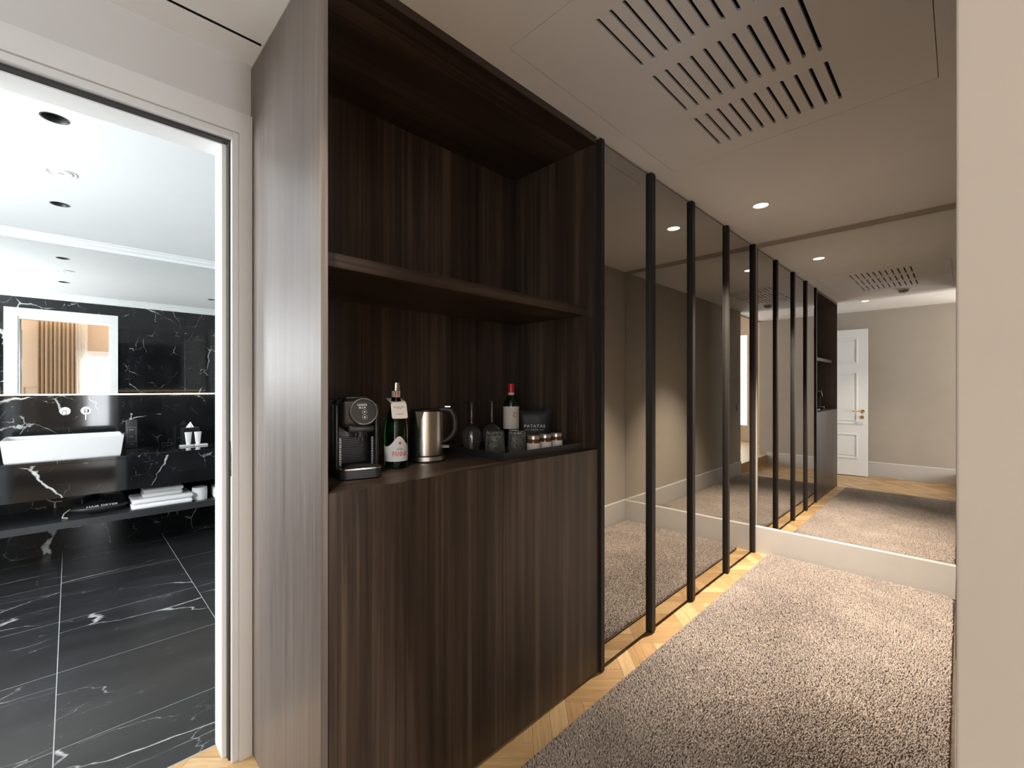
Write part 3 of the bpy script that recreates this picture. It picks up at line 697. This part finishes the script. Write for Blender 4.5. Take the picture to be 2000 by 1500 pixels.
# tumblers with cut pattern, upside down
tb = thing('tumbler', 'cut glass tumbler upside down at the front left of the tray', 'tumbler', (1.272, 1.382, TZ), group='cut glass tumblers')
def tumbler_mesh():
    b = B(); n = 32; rows = 9; rings = []
    for k in range(rows):
        z = 0.086 * k / (rows - 1); r0 = 0.0415 - 0.006 * k / (rows - 1)
        ring = []
        for i in range(n):
            bumpv = 0.0 if k in (0, rows - 1) else (0.0016 if (i + k) % 2 else -0.0012)
            a = 2 * math.pi * (i + 0.5 * (k % 2)) / n
            ring.append(b.b.verts.new(((r0 + bumpv) * math.cos(a), (r0 + bumpv) * math.sin(a), z)))
        rings.append(ring)
    for a, c in zip(rings, rings[1:]):
        for i in range(n):
            j = (i + 1) % n
            b.b.faces.new((a[i], a[j], c[i])); b.b.faces.new((a[j], c[j], c[i]))
    inner = []
    for r0, z in ((0.0385, 0.0), (0.0345, 0.070), (0.028, 0.074)):
        inner.append([b.b.verts.new((r0 * math.cos(2 * math.pi * i / n), r0 * math.sin(2 * math.pi * i / n), z)) for i in range(n)])
    for a, c in ((rings[0], inner[0]), (inner[0], inner[1]), (inner[1], inner[2])):
        for i in range(n):
            j = (i + 1) % n; b.b.faces.new((a[i], a[j], c[j], c[i]))
    b.b.faces.new(inner[2]); b.b.faces.new(rings[-1]); return b
obj('cut_glass', tumbler_mesh(), M['cutglass'], tb)
obj('thick_base', B().lathe([(0.0352, 0.0862), (0.034, 0.0885), (0, 0.0885)], seg=32), M['cutglass'], tb, True)
t2 = copy_tree(tb); t2.location = (1.352, 1.330, TZ); t2['label'] = 'cut glass tumbler upside down in front of the wine bottle'

# wine bottle
wn = thing('wine_bottle', 'dark wine bottle with red capsule and cream label', 'bottle', (1.445, 1.462, TZ))
F2 = math.atan2(-1.462, -1.445)
obj('glass_body', B().lathe([(0, 0.0), (0.033, 0.0), (0.036, 0.004), (0.036, 0.185), (0.033, 0.205), (0.022, 0.222), (0.0145, 0.236), (0.0135, 0.245), (0.0135, 0.28), (0, 0.28)], seg=36), M['winebottle'], wn, True)
obj('capsule', B().lathe([(0.0142, 0.2465), (0.0142, 0.278), (0.0155, 0.279), (0.0155, 0.286), (0.013, 0.288), (0, 0.288)], seg=28), M['redfoil'], wn, True)
obj('capsule_band', B().lathe([(0.0146, 0.234), (0.0142, 0.2465)], seg=28, cap=False), M['cream'], wn, True)
lb = B(); lo = []; hi = []
for i in range(21):
    a = F2 - 1.5 + 3.0 * i / 20
    lo.append(lb.b.verts.new((0.0364 * math.cos(a), 0.0364 * math.sin(a), 0.082))); hi.append(lb.b.verts.new((0.0364 * math.cos(a), 0.0364 * math.sin(a), 0.184)))
for i in range(20): lb.b.faces.new((lo[i], lo[i + 1], hi[i + 1], hi[i]))
wfl = obj('front_label', lb, M['cream'], wn, True)
eb = B()
for i in range(9):
    a = 2 * math.pi * i / 9; rr = 0.014 if i % 2 else 0.0105
    p = [(0.004 * math.cos(a), 0.004 * math.sin(a)), (rr * math.cos(a - .22), rr * math.sin(a - .22)), (rr * 1.1 * math.cos(a), rr * 1.1 * math.sin(a)), (rr * math.cos(a + .22), rr * math.sin(a + .22))]
    eb.prism([(x, z + 0.146) for x, z in p], -0.0004, 0.0002, 'Y')
obj('sun_emblem', wrap(eb, 0.0367, F2 + 0.55), M['goldprint'], wfl)
lb = B()
for z, a, b_ in ((0.118, -.012, .014), (0.111, -.010, .012), (0.102, -.014, .016), (0.096, -.008, .010)): lb.box(a, b_, -0.0003, 0.0002, z, z + 0.0014)
obj('label_print', wrap(lb, 0.0367, F2 + 0.45), M['print'], wfl)

# crisps bag
cr = thing('crisps_bag', 'black crisps bag with white lettering leaning at the back of the tray', 'bag', (1.572, 1.432, TZ), R(-46))
bb = B(); nx, nz = 10, 10; fr_, bk = [], []
for j in range(nz + 1):
    rf, rb = [], []
    for i in range(nx + 1):
        u, v_ = i / nx * 2 - 1, j / nz
        puff = 0.020 * max(0, 1 - u ** 4) ** .7 * max(0, 1 - (2 * v_ - 1) ** 6) ** .7
        wv = 0.082 * (1 - 0.05 * math.sin(math.pi * v_)); x = u * wv; z = v_ * 0.165 + 0.003 * math.sin(3 * u)* v_
        jit = 0.0018 * math.sin(7 * u + 5 * v_)
        rf.append(bb.b.verts.new((x, -puff + jit, z))); rb.append(bb.b.verts.new((x, puff * 0.6 + 0.0008, z)))
    fr_.append(rf); bk.append(rb)
for j in range(nz):
    for i in range(nx):
        bb.b.faces.new((fr_[j][i], fr_[j][i + 1], fr_[j + 1][i + 1], fr_[j + 1][i])); bb.b.faces.new((bk[j][i], bk[j + 1][i], bk[j + 1][i + 1], bk[j][i + 1]))
for j in range(nz):
    for i in (0, nx): bb.b.faces.new((fr_[j][i], fr_[j + 1][i], bk[j + 1][i], bk[j][i]))
for i in range(nx):
    for j in (0, nz): bb.b.faces.new((fr_[j][i], fr_[j][i + 1], bk[j][i + 1], bk[j][i]))
bag = obj('bag_film', bb, M['bagblack'], cr, True)
obj('lettering', stand_up(text_bm('PATATAS', 0.019, 0.0004, 0.098, 1.15), (0.0, -0.0235, 0.088)), M['whiteprint'], bag)
obj('lettering', stand_up(text_bm('NANA', 0.010, 0.0004, 0.036, 1.2), (0.0, -0.0235, 0.071)), M['whiteprint'], bag)
for f0, f1 in ((-0.045, -0.026), (0.026, 0.045)): obj('lettering_dash', B().box(f0, f1, -0.0237, -0.0228, 0.0705, 0.0717), M['whiteprint'], bag)

# three jars
j0 = None
for i, (x, lab) in enumerate(((1.366, 'small snack jar with pale lid, leftmost of three on the tray'), (1.440, 'small snack jar with pale lid, middle of three on the tray'), (1.513, 'small snack jar with pale lid, rightmost of three on the tray'))):
    if j0 is None:
        j0 = thing('snack_jar', lab, 'jar', (x, 1.250, TZ), group='three snack jars on the tray')
        obj('jar_glass', B().lathe([(0, 0), (0.0255, 0), (0.0275, 0.004), (0.0275, 0.048), (0.024, 0.056), (0.024, 0.058), (0, 0.058)], seg=30), M['jam'], j0, True)
        obj('lid', B().lathe([(0.0255, 0.057), (0.0255, 0.070), (0.024, 0.072), (0, 0.072)], seg=30), M['lid'], j0, True)
        lbl = B(); n = 20; F3 = math.atan2(-1.25, -x)
        lo = [lbl.b.verts.new((0.0279 * math.cos(F3 - 1.6 + 3.2 * k / n), 0.0279 * math.sin(F3 - 1.6 + 3.2 * k / n), 0.004)) for k in range(n + 1)]
        hi = [lbl.b.verts.new((v.co.x, v.co.y, 0.041)) for v in lo]
        for k in range(n): lbl.b.faces.new((lo[k], lo[k + 1], hi[k + 1], hi[k]))
        obj('paper_label', lbl, M['cream'], j0, True)
    else:
        c = copy_tree(j0); c.location.x = x; c['label'] = lab

# ------------------------------------------------------------------ bathroom
bf = struct('floor', B().box(-1.85, 2.05, YLB - 0.002, 5.05, -0.05, -0.0003), M['grout'], 'black marble tile floor of the bathroom')
gx = [-0.0414 + 0.6152 * k for k in range(-3, 5)]; gy = [YLB, 2.25, 2.86, 3.475, 4.14, 4.755, 5.0]
gy = [YLB + 0.001, 2.250, 2.859, 3.475, 4.140, 4.755, 4.965]
for x0, x1 in zip(gx, gx[1:]):
    for y0, y1 in zip(gy, gy[1:]):
        a, b_ = max(x0, -1.85) + 0.0017, min(x1, 2.05) - 0.0017
        if b_ - a < 0.02: continue
        o = obj('tile', B().box(-(b_ - a) / 2, (b_ - a) / 2, -(y1 - y0) / 2 + .0013, (y1 - y0) / 2 - .0013, -0.01, 0.0), M['marble_floor'], bf)
        o.location = ((a + b_) / 2, (y0 + y1) / 2, 0)
bw = struct('wall_bathroom', B().box(-1.85, 2.05, 4.985, 5.08, 0, 2.6), M['grout'], 'black marble wall below and behind the bathroom mirror')
for x0, x1 in zip(gx, gx[1:]):
    a, b_ = max(x0, -1.85) + 0.001, min(x1, 2.05) - 0.001
    if b_ - a < 0.02: continue
    for z0, z1 in ((0.0, 0.6), (0.602, 1.232)):
        o = obj('tile', B().box(-(b_ - a) / 2, (b_ - a) / 2, 0, 0.02, 0.0, z1 - z0, 0.0005, 1), M['marble'], bw); o.location = ((a + b_) / 2, 4.965, z0)
bw2 = struct('wall_bathroom', B().box(-1.85, DX0 - 0.01, YLB, YLB + 0.004, 0, 2.6).box(DX1 + 0.01, 2.05, YLB, YLB + 0.004, 0, 2.6).box(DX0 - 0.01, DX1 + 0.01, YLB, YLB + 0.004, DZ + 0.02, 2.6), M['grout'], 'black marble wall around the inner side of the bathroom door')
for x0, x1 in zip(gx, gx[1:]):
    a, b_ = max(x0, -1.85) + 0.001, min(x1, 2.05) - 0.001
    if b_ - a < 0.02: continue
    segs = [(a, b_, 0.0, 2.39)]
    if b_ > -0.558 and a < 0.458:
        segs = [(a, b_, 2.251, 2.39)]
        if a < -0.558: segs.append((a, -0.559, 0.0, 2.249))
        if b_ > 0.458: segs.append((0.459, b_, 0.0, 2.249))
    for p, q, z0, z1 in segs:
        o = obj('tile', B().box(-(q - p) / 2, (q - p) / 2, 0, 0.008, 0, z1 - z0, 0.0005, 1), M['marble'], bw2); o.location = ((p + q) / 2, YLB + 0.004, z0)
struct('wall_bathroom', B().box(-1.95, -1.85, YLB - 0.1, 5.08, 0, 0.75).box(-1.95, -1.85, YLB - 0.1, 5.08, 2.25, 2.6).box(-1.95, -1.85, YLB - 0.1, 1.95, 0.75, 2.25).box(-1.95, -1.85, 3.95, 5.08, 0.75, 2.25), M['white'], 'bathroom wall with the window')
struct('wall_bathroom', B().box(2.05, 2.15, YLB - 0.1, 5.08, 0, 2.6), M['white'], 'far right bathroom wall')
wn2 = struct('window_1', B().box(-1.93, -1.88, 1.95, 2.01, 0.75, 2.25).box(-1.93, -1.88, 3.89, 3.95, 0.75, 2.25).box(-1.93, -1.88, 2.01, 3.89, 0.75, 0.81).box(-1.93, -1.88, 2.01, 3.89, 2.19, 2.25), M['white'], 'frosted bathroom window')
obj('pane', B().box(-1.91, -1.905, 2.01, 3.89, 0.81, 2.19), M['sky_pane'], wn2)

BL = [(-0.048, 2.808), (-0.046, 4.098), (1.35, 2.80)]
struct('ceiling', B().holed([(-1.95, YLB), (2.15, YLB), (2.15, 5.08), (-1.95, 5.08)], [circle(x, y, 0.043) for x, y in BL], 2.468, 2.53), M['bath_ceiling'], 'bright white bathroom ceiling')
for (x, y), lb_ in zip(BL, ('unlit black recessed spot nearest the bathroom door', 'unlit black recessed spot nearest the bathroom mirror', 'unlit black recessed spot at the far right, seen in the bathroom mirror')):
    downlight(x, y, 2.468, False, lb_)
t = thing('ceiling_vent', 'round white air valve in the bathroom ceiling between two black spots', 'air vent', (-0.034, 3.489, 2.468))
obj('rim', B().lathe([(0.052, -0.001), (0.062, -0.004), (0.064, 0), (0.052, 0)], seg=40, cap=False), M['white'], t, True)
obj('disc', B().lathe([(0, -0.006), (0.044, -0.005), (0.046, 0), (0, 0)], seg=40), M['white'], t, True)
obj('screw_hole', B().box(-0.012, 0.012, -0.002, 0.002, -0.0075, -0.005), M['grey'], t)
def cornice(name, y0, sgn, label):
    b = B(); prof = [(0, 2.385), (0.012, 2.385), (0.012, 2.40), (0.022, 2.405), (0.022, 2.425), (0.045, 2.440), (0.045, 2.452), (0.062, 2.460), (0.062, 2.4679), (0, 2.4679)]
    b.prism([(y0 + sgn * d, z) for d, z in prof], -1.85, 2.05, 'X'); return struct(name, b, M['bath_ceiling'], label)
cornice('trim_3', 4.985, -1, 'white stepped cornice above the bathroom mirror')
cornice('trim_4', YLB + 0.004, 1, 'white stepped cornice above the bathroom door')

t = thing('bathroom_mirror', 'wide bathroom mirror above the glowing strip, reflecting the doorway', 'mirror', (0.1, YM, 1.234))
obj('mirror_glass', B().box(-1.80, 2.0, YM, YM + 0.02, 1.235, 2.384), M['mirror'], t, off=t.location)
obj('led_strip', B().box(-1.80, 2.0, YM + 0.006, YM + 0.016, 1.226, 1.2345), M['led'], t, off=t.location, label='warm glowing light strip along the lower edge')

vn = thing('vanity', 'wall-hung black marble washstand with a charcoal shelf below', 'vanity', (0.1, 4.64, 0.3))
obj('marble_top', B().box(-1.2, 1.6, 4.33, 4.964, 0.765, 0.785, 0.001, 1), M['marble'], vn, off=vn.location)
obj('marble_apron', B().box(-1.2, 1.6, 4.332, 4.964, 0.530, 0.7645, 0.001, 1), M['marble'], vn, off=vn.location)
obj('shelf', B().box(-1.2, 1.6, 4.40, 4.964, 0.302, 0.350), M['darkgrey'], vn, off=vn.location)

sk = thing('basin', 'white rectangular vessel basin on the black marble washstand', 'sink', (-0.02, 4.53, 0.785))
b = B()
def rect_ring(x0, x1, y0, y1, z): return [b.b.verts.new(p) for p in ((x0, y0, z), (x1, y0, z), (x1, y1, z), (x0, y1, z))]
rr = [rect_ring(-0.285, 0.285, -0.155, 0.15, 0), rect_ring(-0.288, 0.288, -0.158, 0.152, 0.012), rect_ring(-0.302, 0.304, -0.178, 0.190, 0.148), rect_ring(-0.302, 0.304, -0.178, 0.190, 0.152),
      rect_ring(-0.292, 0.294, -0.168, 0.180, 0.152), rect_ring(-0.278, 0.278, -0.150, 0.165, 0.04), rect_ring(-0.10, 0.10, -0.05, 0.05, 0.03)]
for a, c in zip(rr, rr[1:]):
    for i in range(4): b.b.faces.new((a[i], a[(i + 1) % 4], c[(i + 1) % 4], c[i]))
b.b.faces.new(rr[0][::-1]); b.b.faces.new(rr[-1])
bmesh.ops.bevel(b.b, geom=[e for e in b.b.edges], offset=0.0025, segments=2, affect='EDGES')
obj('bowl', b, M['ceramic'], sk)
obj('drain', B().lathe([(0.02, 0.0), (0.02, 0.003), (0, 0.003)], (0, 0, 0.0305), 20), M['chrome'], sk, True)

for x, lab, kind in ((-0.028, 'round chrome wall spout above the basin, left of two', 0), (0.091, 'round chrome wall tap with a pin lever, right of two', 1)):
    t = thing('wall_tap', lab, 'tap', (x, 4.965, 1.10))
    obj('rosette', B().lathe([(0, 0), (0.031, 0), (0.031, 0.005), (0, 0.006)], seg=36).xf(Matrix.Rotation(R(90), 4, 'X')), M['satin'], t, True)
    if kind == 0:
        obj('spout', B().tube([(0, 0, 0), (0, -0.06, 0.002), (0, -0.15, -0.004), (0, -0.17, -0.010), (0, -0.178, -0.026)], 0.011, 14), M['satin'], t, True)
    else:
        obj('knob', B().lathe([(0, 0), (0.018, 0), (0.018, 0.035), (0, 0.037)], seg=28).xf(Matrix.Rotation(R(90), 4, 'X')), M['chrome'], t, True)
        obj('lever', B().tube([(0, -0.028, -0.010), (-0.001, -0.030, -0.07)], 0.0045, 10), M['chrome'], t, True)

t = thing('soap_dispenser', 'black square soap bottle with pump beside the basin', 'soap dispenser', (0.360, 4.84, 0.785))
sbt = obj('bottle', B().box(-0.037, 0.037, -0.03, 0.03, 0, 0.235, 0.006, 2), M['blacksatin'], t, True)
obj('collar', B().lathe([(0.013, 0.235), (0.013, 0.25), (0, 0.25)], seg=20), M['grey'], t, True)
obj('pump', B().tube([(0, 0, 0.248), (0, 0, 0.285)], 0.004, 10).tube([(0.0, 0.006, 0.283), (0, -0.035, 0.283), (0, -0.042, 0.276)], 0.006, 10), M['grey'], t, True)
bb = B()
for a in ((-0.028, 0.028, 0.055, 0.0575), (-0.028, 0.028, 0.173, 0.1755), (-0.028, -0.026, 0.0575, 0.173), (0.026, 0.028, 0.0575, 0.173), (-0.017, 0.015, 0.150, 0.157), (-0.015, 0.008, 0.098, 0.104), (-0.015, 0.013, 0.088, 0.091), (-0.012, 0.012, 0.035, 0.039)):
    bb.box(a[0], a[1], -0.0306, -0.0298, a[2], a[3])
obj('label_print', bb, M['print'], sbt)

t = thing('tissue_box', 'black tissue box with a white tissue on the washstand', 'tissue box', (0.752, 4.80, 0.785))
obj('box', B().box(-0.062, 0.062, -0.062, 0.062, 0, 0.150, 0.003, 2), M['blackplastic'], t)
b = B(); top = b.b.verts.new((0.004, 0, 0.200)); ring = [b.b.verts.new((0.030 * math.cos(a) * (1.1 if i % 2 else 0.8), 0.012 * math.sin(a) * (1.3 if i % 2 else .7), 0.1505)) for i, a in enumerate([2 * math.pi * k / 12 for k in range(12)])]
for i in range(12): b.b.faces.new((ring[i], ring[(i + 1) % 12], top))
b.b.faces.new(ring[::-1])
obj('tissue', b, M['towel'], t)
tu = None
for x, lab in ((0.720, 'white cosmetic tube standing on its cap, left of two'), (0.788, 'white cosmetic tube standing on its cap, right of two')):
    if tu is None:
        tu = thing('cosmetic_tube', lab, 'tube', (x, 4.665, 0.799), group='white cosmetic tubes')
        b = B(); n = 20; R0 = [b.b.verts.new((0.018 * math.cos(2 * math.pi * i / n), 0.018 * math.sin(2 * math.pi * i / n), 0.016)) for i in range(n)]
        R1 = [b.b.verts.new((0.027 * math.cos(2 * math.pi * i / n), 0.003 * math.sin(2 * math.pi * i / n), 0.105)) for i in range(n)]
        for i in range(n): b.b.faces.new((R0[i], R0[(i + 1) % n], R1[(i + 1) % n], R1[i]))
        b.b.faces.new(R0[::-1]); b.b.faces.new(R1)
        obj('tube_body', b, M['ceramic'], tu, True)
        obj('cap', B().lathe([(0, 0), (0.016, 0), (0.017, 0.016), (0, 0.016)], seg=20), M['white'], tu, True)
    else:
        c = copy_tree(tu); c.location.x = x; c['label'] = lab
for x, lab in ((0.705, 'flat white soap bar packet under the left tube'), (0.806, 'flat white soap bar packet under the right tube')):
    tag(obj('soap_packet', B().box(-0.048, 0.048, -0.034, 0.034, 0, 0.0135, 0.003, 2), M['ceramic'], smooth=True), lab, 'soap', 'white soap packets').location = (x, 4.655, 0.785)

def towel(name, loc, lx, ly, lz, folds, lab):
    t = thing(name, lab, 'towel', loc, group='folded white towels')
    for k in range(folds):
        z0 = lz * k / folds; h = lz / folds
        b = B().box(-lx / 2, lx / 2, -ly / 2, ly / 2, z0 + 0.0005, z0 + h - 0.0005, min(h * 0.48, 0.016), 4)
        for v in b.b.verts:
            v.co.z += 0.003 * math.sin(v.co.x * 19 + k) * math.cos(v.co.y * 13) * (v.co.z - z0) / h; v.co.x += 0.004 * math.sin(k * 2.1 + v.co.y * 9)
        obj('fold', b, M['towel'], t, True)
    return t
towel('folded_towel', (0.525, 4.565, 0.350), 0.385, 0.29, 0.078, 2, 'wide folded white towel on the washstand shelf')
towel('folded_towel', (0.528, 4.565, 0.4285), 0.255, 0.22, 0.066, 2, 'small folded white towel stacked on the wide towel')
def roll(name, loc, r, h, lab, cat):
    t = thing(name, lab, cat, loc)
    obj('paper', B().lathe([(0.018, 0), (r - 0.003, 0), (r, 0.004), (r, h - 0.004), (r - 0.003, h), (0.018, h), (0.018, 0)], seg=36, cap=False), M['towel'], t, True)
    obj('core', B().lathe([(0.0155, 0.001), (0.0178, 0.001), (0.0178, h - 0.001), (0.0155, h - 0.001), (0.0155, 0.001)], seg=24, cap=False), M['cream'], t, True)
roll('toilet_roll', (0.772, 4.50, 0.350), 0.053, 0.105, 'white toilet paper roll standing right of the towels', 'toilet paper')
towel('rolled_cloth', (0.985, 4.52, 0.350), 0.24, 0.16, 0.095, 1, 'white cloth at the shelf end next to the toilet roll')

t = thing('hair_dryer_bag', 'black drawstring bag with white lettering lying on the lower shelf', 'bag', (0.16, 4.56, 0.350))
b = B(); n = 20
R_ = []
for i in range(13):
    u = i / 12; x = -0.165 + 0.33 * u; q = math.sin(math.pi * min(1, max(0.02, u))) ** 0.55
    R_.append([b.b.verts.new((x, 0.085 * q * math.cos(2 * math.pi * k / n), 0.042 + 0.041 * q * math.sin(2 * math.pi * k / n) * (1 + .06 * math.sin(5 * x * 9 + k)))) for k in range(n)])
for a, c in zip(R_, R_[1:]):
    for k in range(n): b.b.faces.new((a[k], a[(k + 1) % n], c[(k + 1) % n], c[k]))
b.b.faces.new(R_[0][::-1]); b.b.faces.new(R_[-1])
clo = obj('cloth', b, M['blacksatin'], t, True)
obj('lettering', stand_up(text_bm('HAIR DRYER', 0.02, 0.0006, 0.17), (0.01, -0.078, 0.062), 0.0, R(-32)), M['whiteprint'], clo)
obj('drawstring', B().tube([(-0.16, -0.01, 0.05), (-0.19, -0.03, 0.03), (-0.20, -0.05, 0.006), (-0.17, -0.08, 0.005)], 0.004, 8), M['cream'], t, True)

# ------------------------------------------------------------------ bedroom seen in the mirrors
SF = 0.16
struct('floor', B().box(-2.6, 3.4, -3.1, 0.0, 0.0, SF), M['oak'], 'raised oak floor of the bedroom with a step down to the hall')
struct('wall_bedroom', B().box(-2.6, 0.10, -3.1, -3.0, 0, 2.9).box(2.0, 3.4, -3.1, -3.0, 0, 2.9).box(0.10, 2.0, -3.1, -3.0, 1.97, 2.9).box(0.10, 2.0, -3.1, -3.0, 0, 0.42), M['bedwall'], 'warm beige window wall of the bedroom')
struct('wall_bedroom', B().box(-2.7, -2.6, -3.1, -2.62, 0, 2.9).box(-2.7, -2.6, -0.88, -0.02, 0, 2.9).box(-2.7, -2.6, -2.62, -0.88, 2.42, 2.9).box(-2.7, -2.6, -2.62, -0.88, 0, 0.48), M['bedwall'], 'left bedroom wall with the opening of the added window')
w3 = struct('added_window', B().box(-2.66, -2.58, -2.62, -2.55, 0.48, 2.42).box(-2.66, -2.58, -0.95, -0.88, 0.48, 2.42).box(-2.66, -2.58, -2.55, -0.95, 2.35, 2.42).box(-2.66, -2.58, -2.55, -0.95, 0.48, 0.55), M['white'], 'tall bedroom side window, added for daylight')  # window added to bring more daylight into the hall
obj('pane', B().box(-2.63, -2.624, -2.55, -0.95, 0.55, 2.35), M['sky_pane'], w3)
struct('wall_bedroom', B().box(3.4, 3.5, -3.1, -0.12, 0, 2.9), M['bedwall'], 'right bedroom wall')
struct('wall_bedroom', B().box(-2.6, XB - 0.1, -0.12, -0.02, 0, 2.9), M['bedwall'], 'bedroom wall beside the opening')
struct('trim_5', B().box(-0.66, -0.48, -3.0, -2.985, 1.30, 1.33).box(-0.66, -0.48, -3.0, -2.985, 0.35, 0.38).box(-0.66, -0.64, -3.0, -2.985, 0.38, 1.30), M['bedwall'], 'panel moulding on the window wall')
w1 = struct('window_2', B().box(0.10, 0.17, -3.05, -2.97, 0.42, 1.97).box(1.93, 2.0, -3.05, -2.97, 0.42, 1.97).box(0.17, 1.93, -3.05, -2.97, 1.88, 1.97).box(0.17, 1.93, -3.05, -2.97, 0.42, 0.50).box(0.98, 1.04, -3.05, -2.97, 0.50, 1.88), M['white'], 'bright white bedroom window')
obj('pane', B().box(0.17, 0.98, -3.02, -3.014, 0.50, 1.88), M['sky_pane'], w1)
obj('pane', B().box(1.04, 1.93, -3.02, -3.014, 0.50, 1.88), M['sky_pane'], w1)
obj('head_casing', B().box(0.05, 2.05, -3.0, -2.97, 1.97, 2.06), M['white'], w1)
def curtain(name, x0, x1, y, amp, folds, mat, lab, th=0.004):
    b = B(); n = folds * 10; zs = [SF + 0.015, 0.9, 1.8, 2.66]; rows = []
    for z in zs:
        rows.append([b.b.verts.new((x0 + (x1 - x0) * i / n, y + amp * math.sin(2 * math.pi * folds * i / n + 0.15 * z) * (0.7 + 0.3 * math.sin(i * 0.37)), z)) for i in range(n + 1)])
    for a, c in zip(rows, rows[1:]):
        for i in range(n): b.b.faces.new((a[i], a[i + 1], c[i + 1], c[i]))
    o = obj(name, b, mat, smooth=True)
    sm = o.modifiers.new('thick', 'SOLIDIFY'); sm.thickness = th
    return tag(o, lab, 'curtain')
curtain('curtain', -0.46, 0.08, -2.80, 0.035, 9, M['curtain'], 'beige pleated curtain beside the bedroom window, seen in the bathroom mirror')
m, nt, b_ = new_mat('sheer_voile'); b_.inputs['Base Color'].default_value = (0.9, 0.88, 0.84, 1); b_.inputs['Alpha'].default_value = 0.45; b_.inputs['Roughness'].default_value = 0.9
curtain('sheer_curtain', 0.08, 0.26, -2.86, 0.02, 4, m, 'white sheer curtain at the window edge, seen in the bathroom mirror', 0.001)
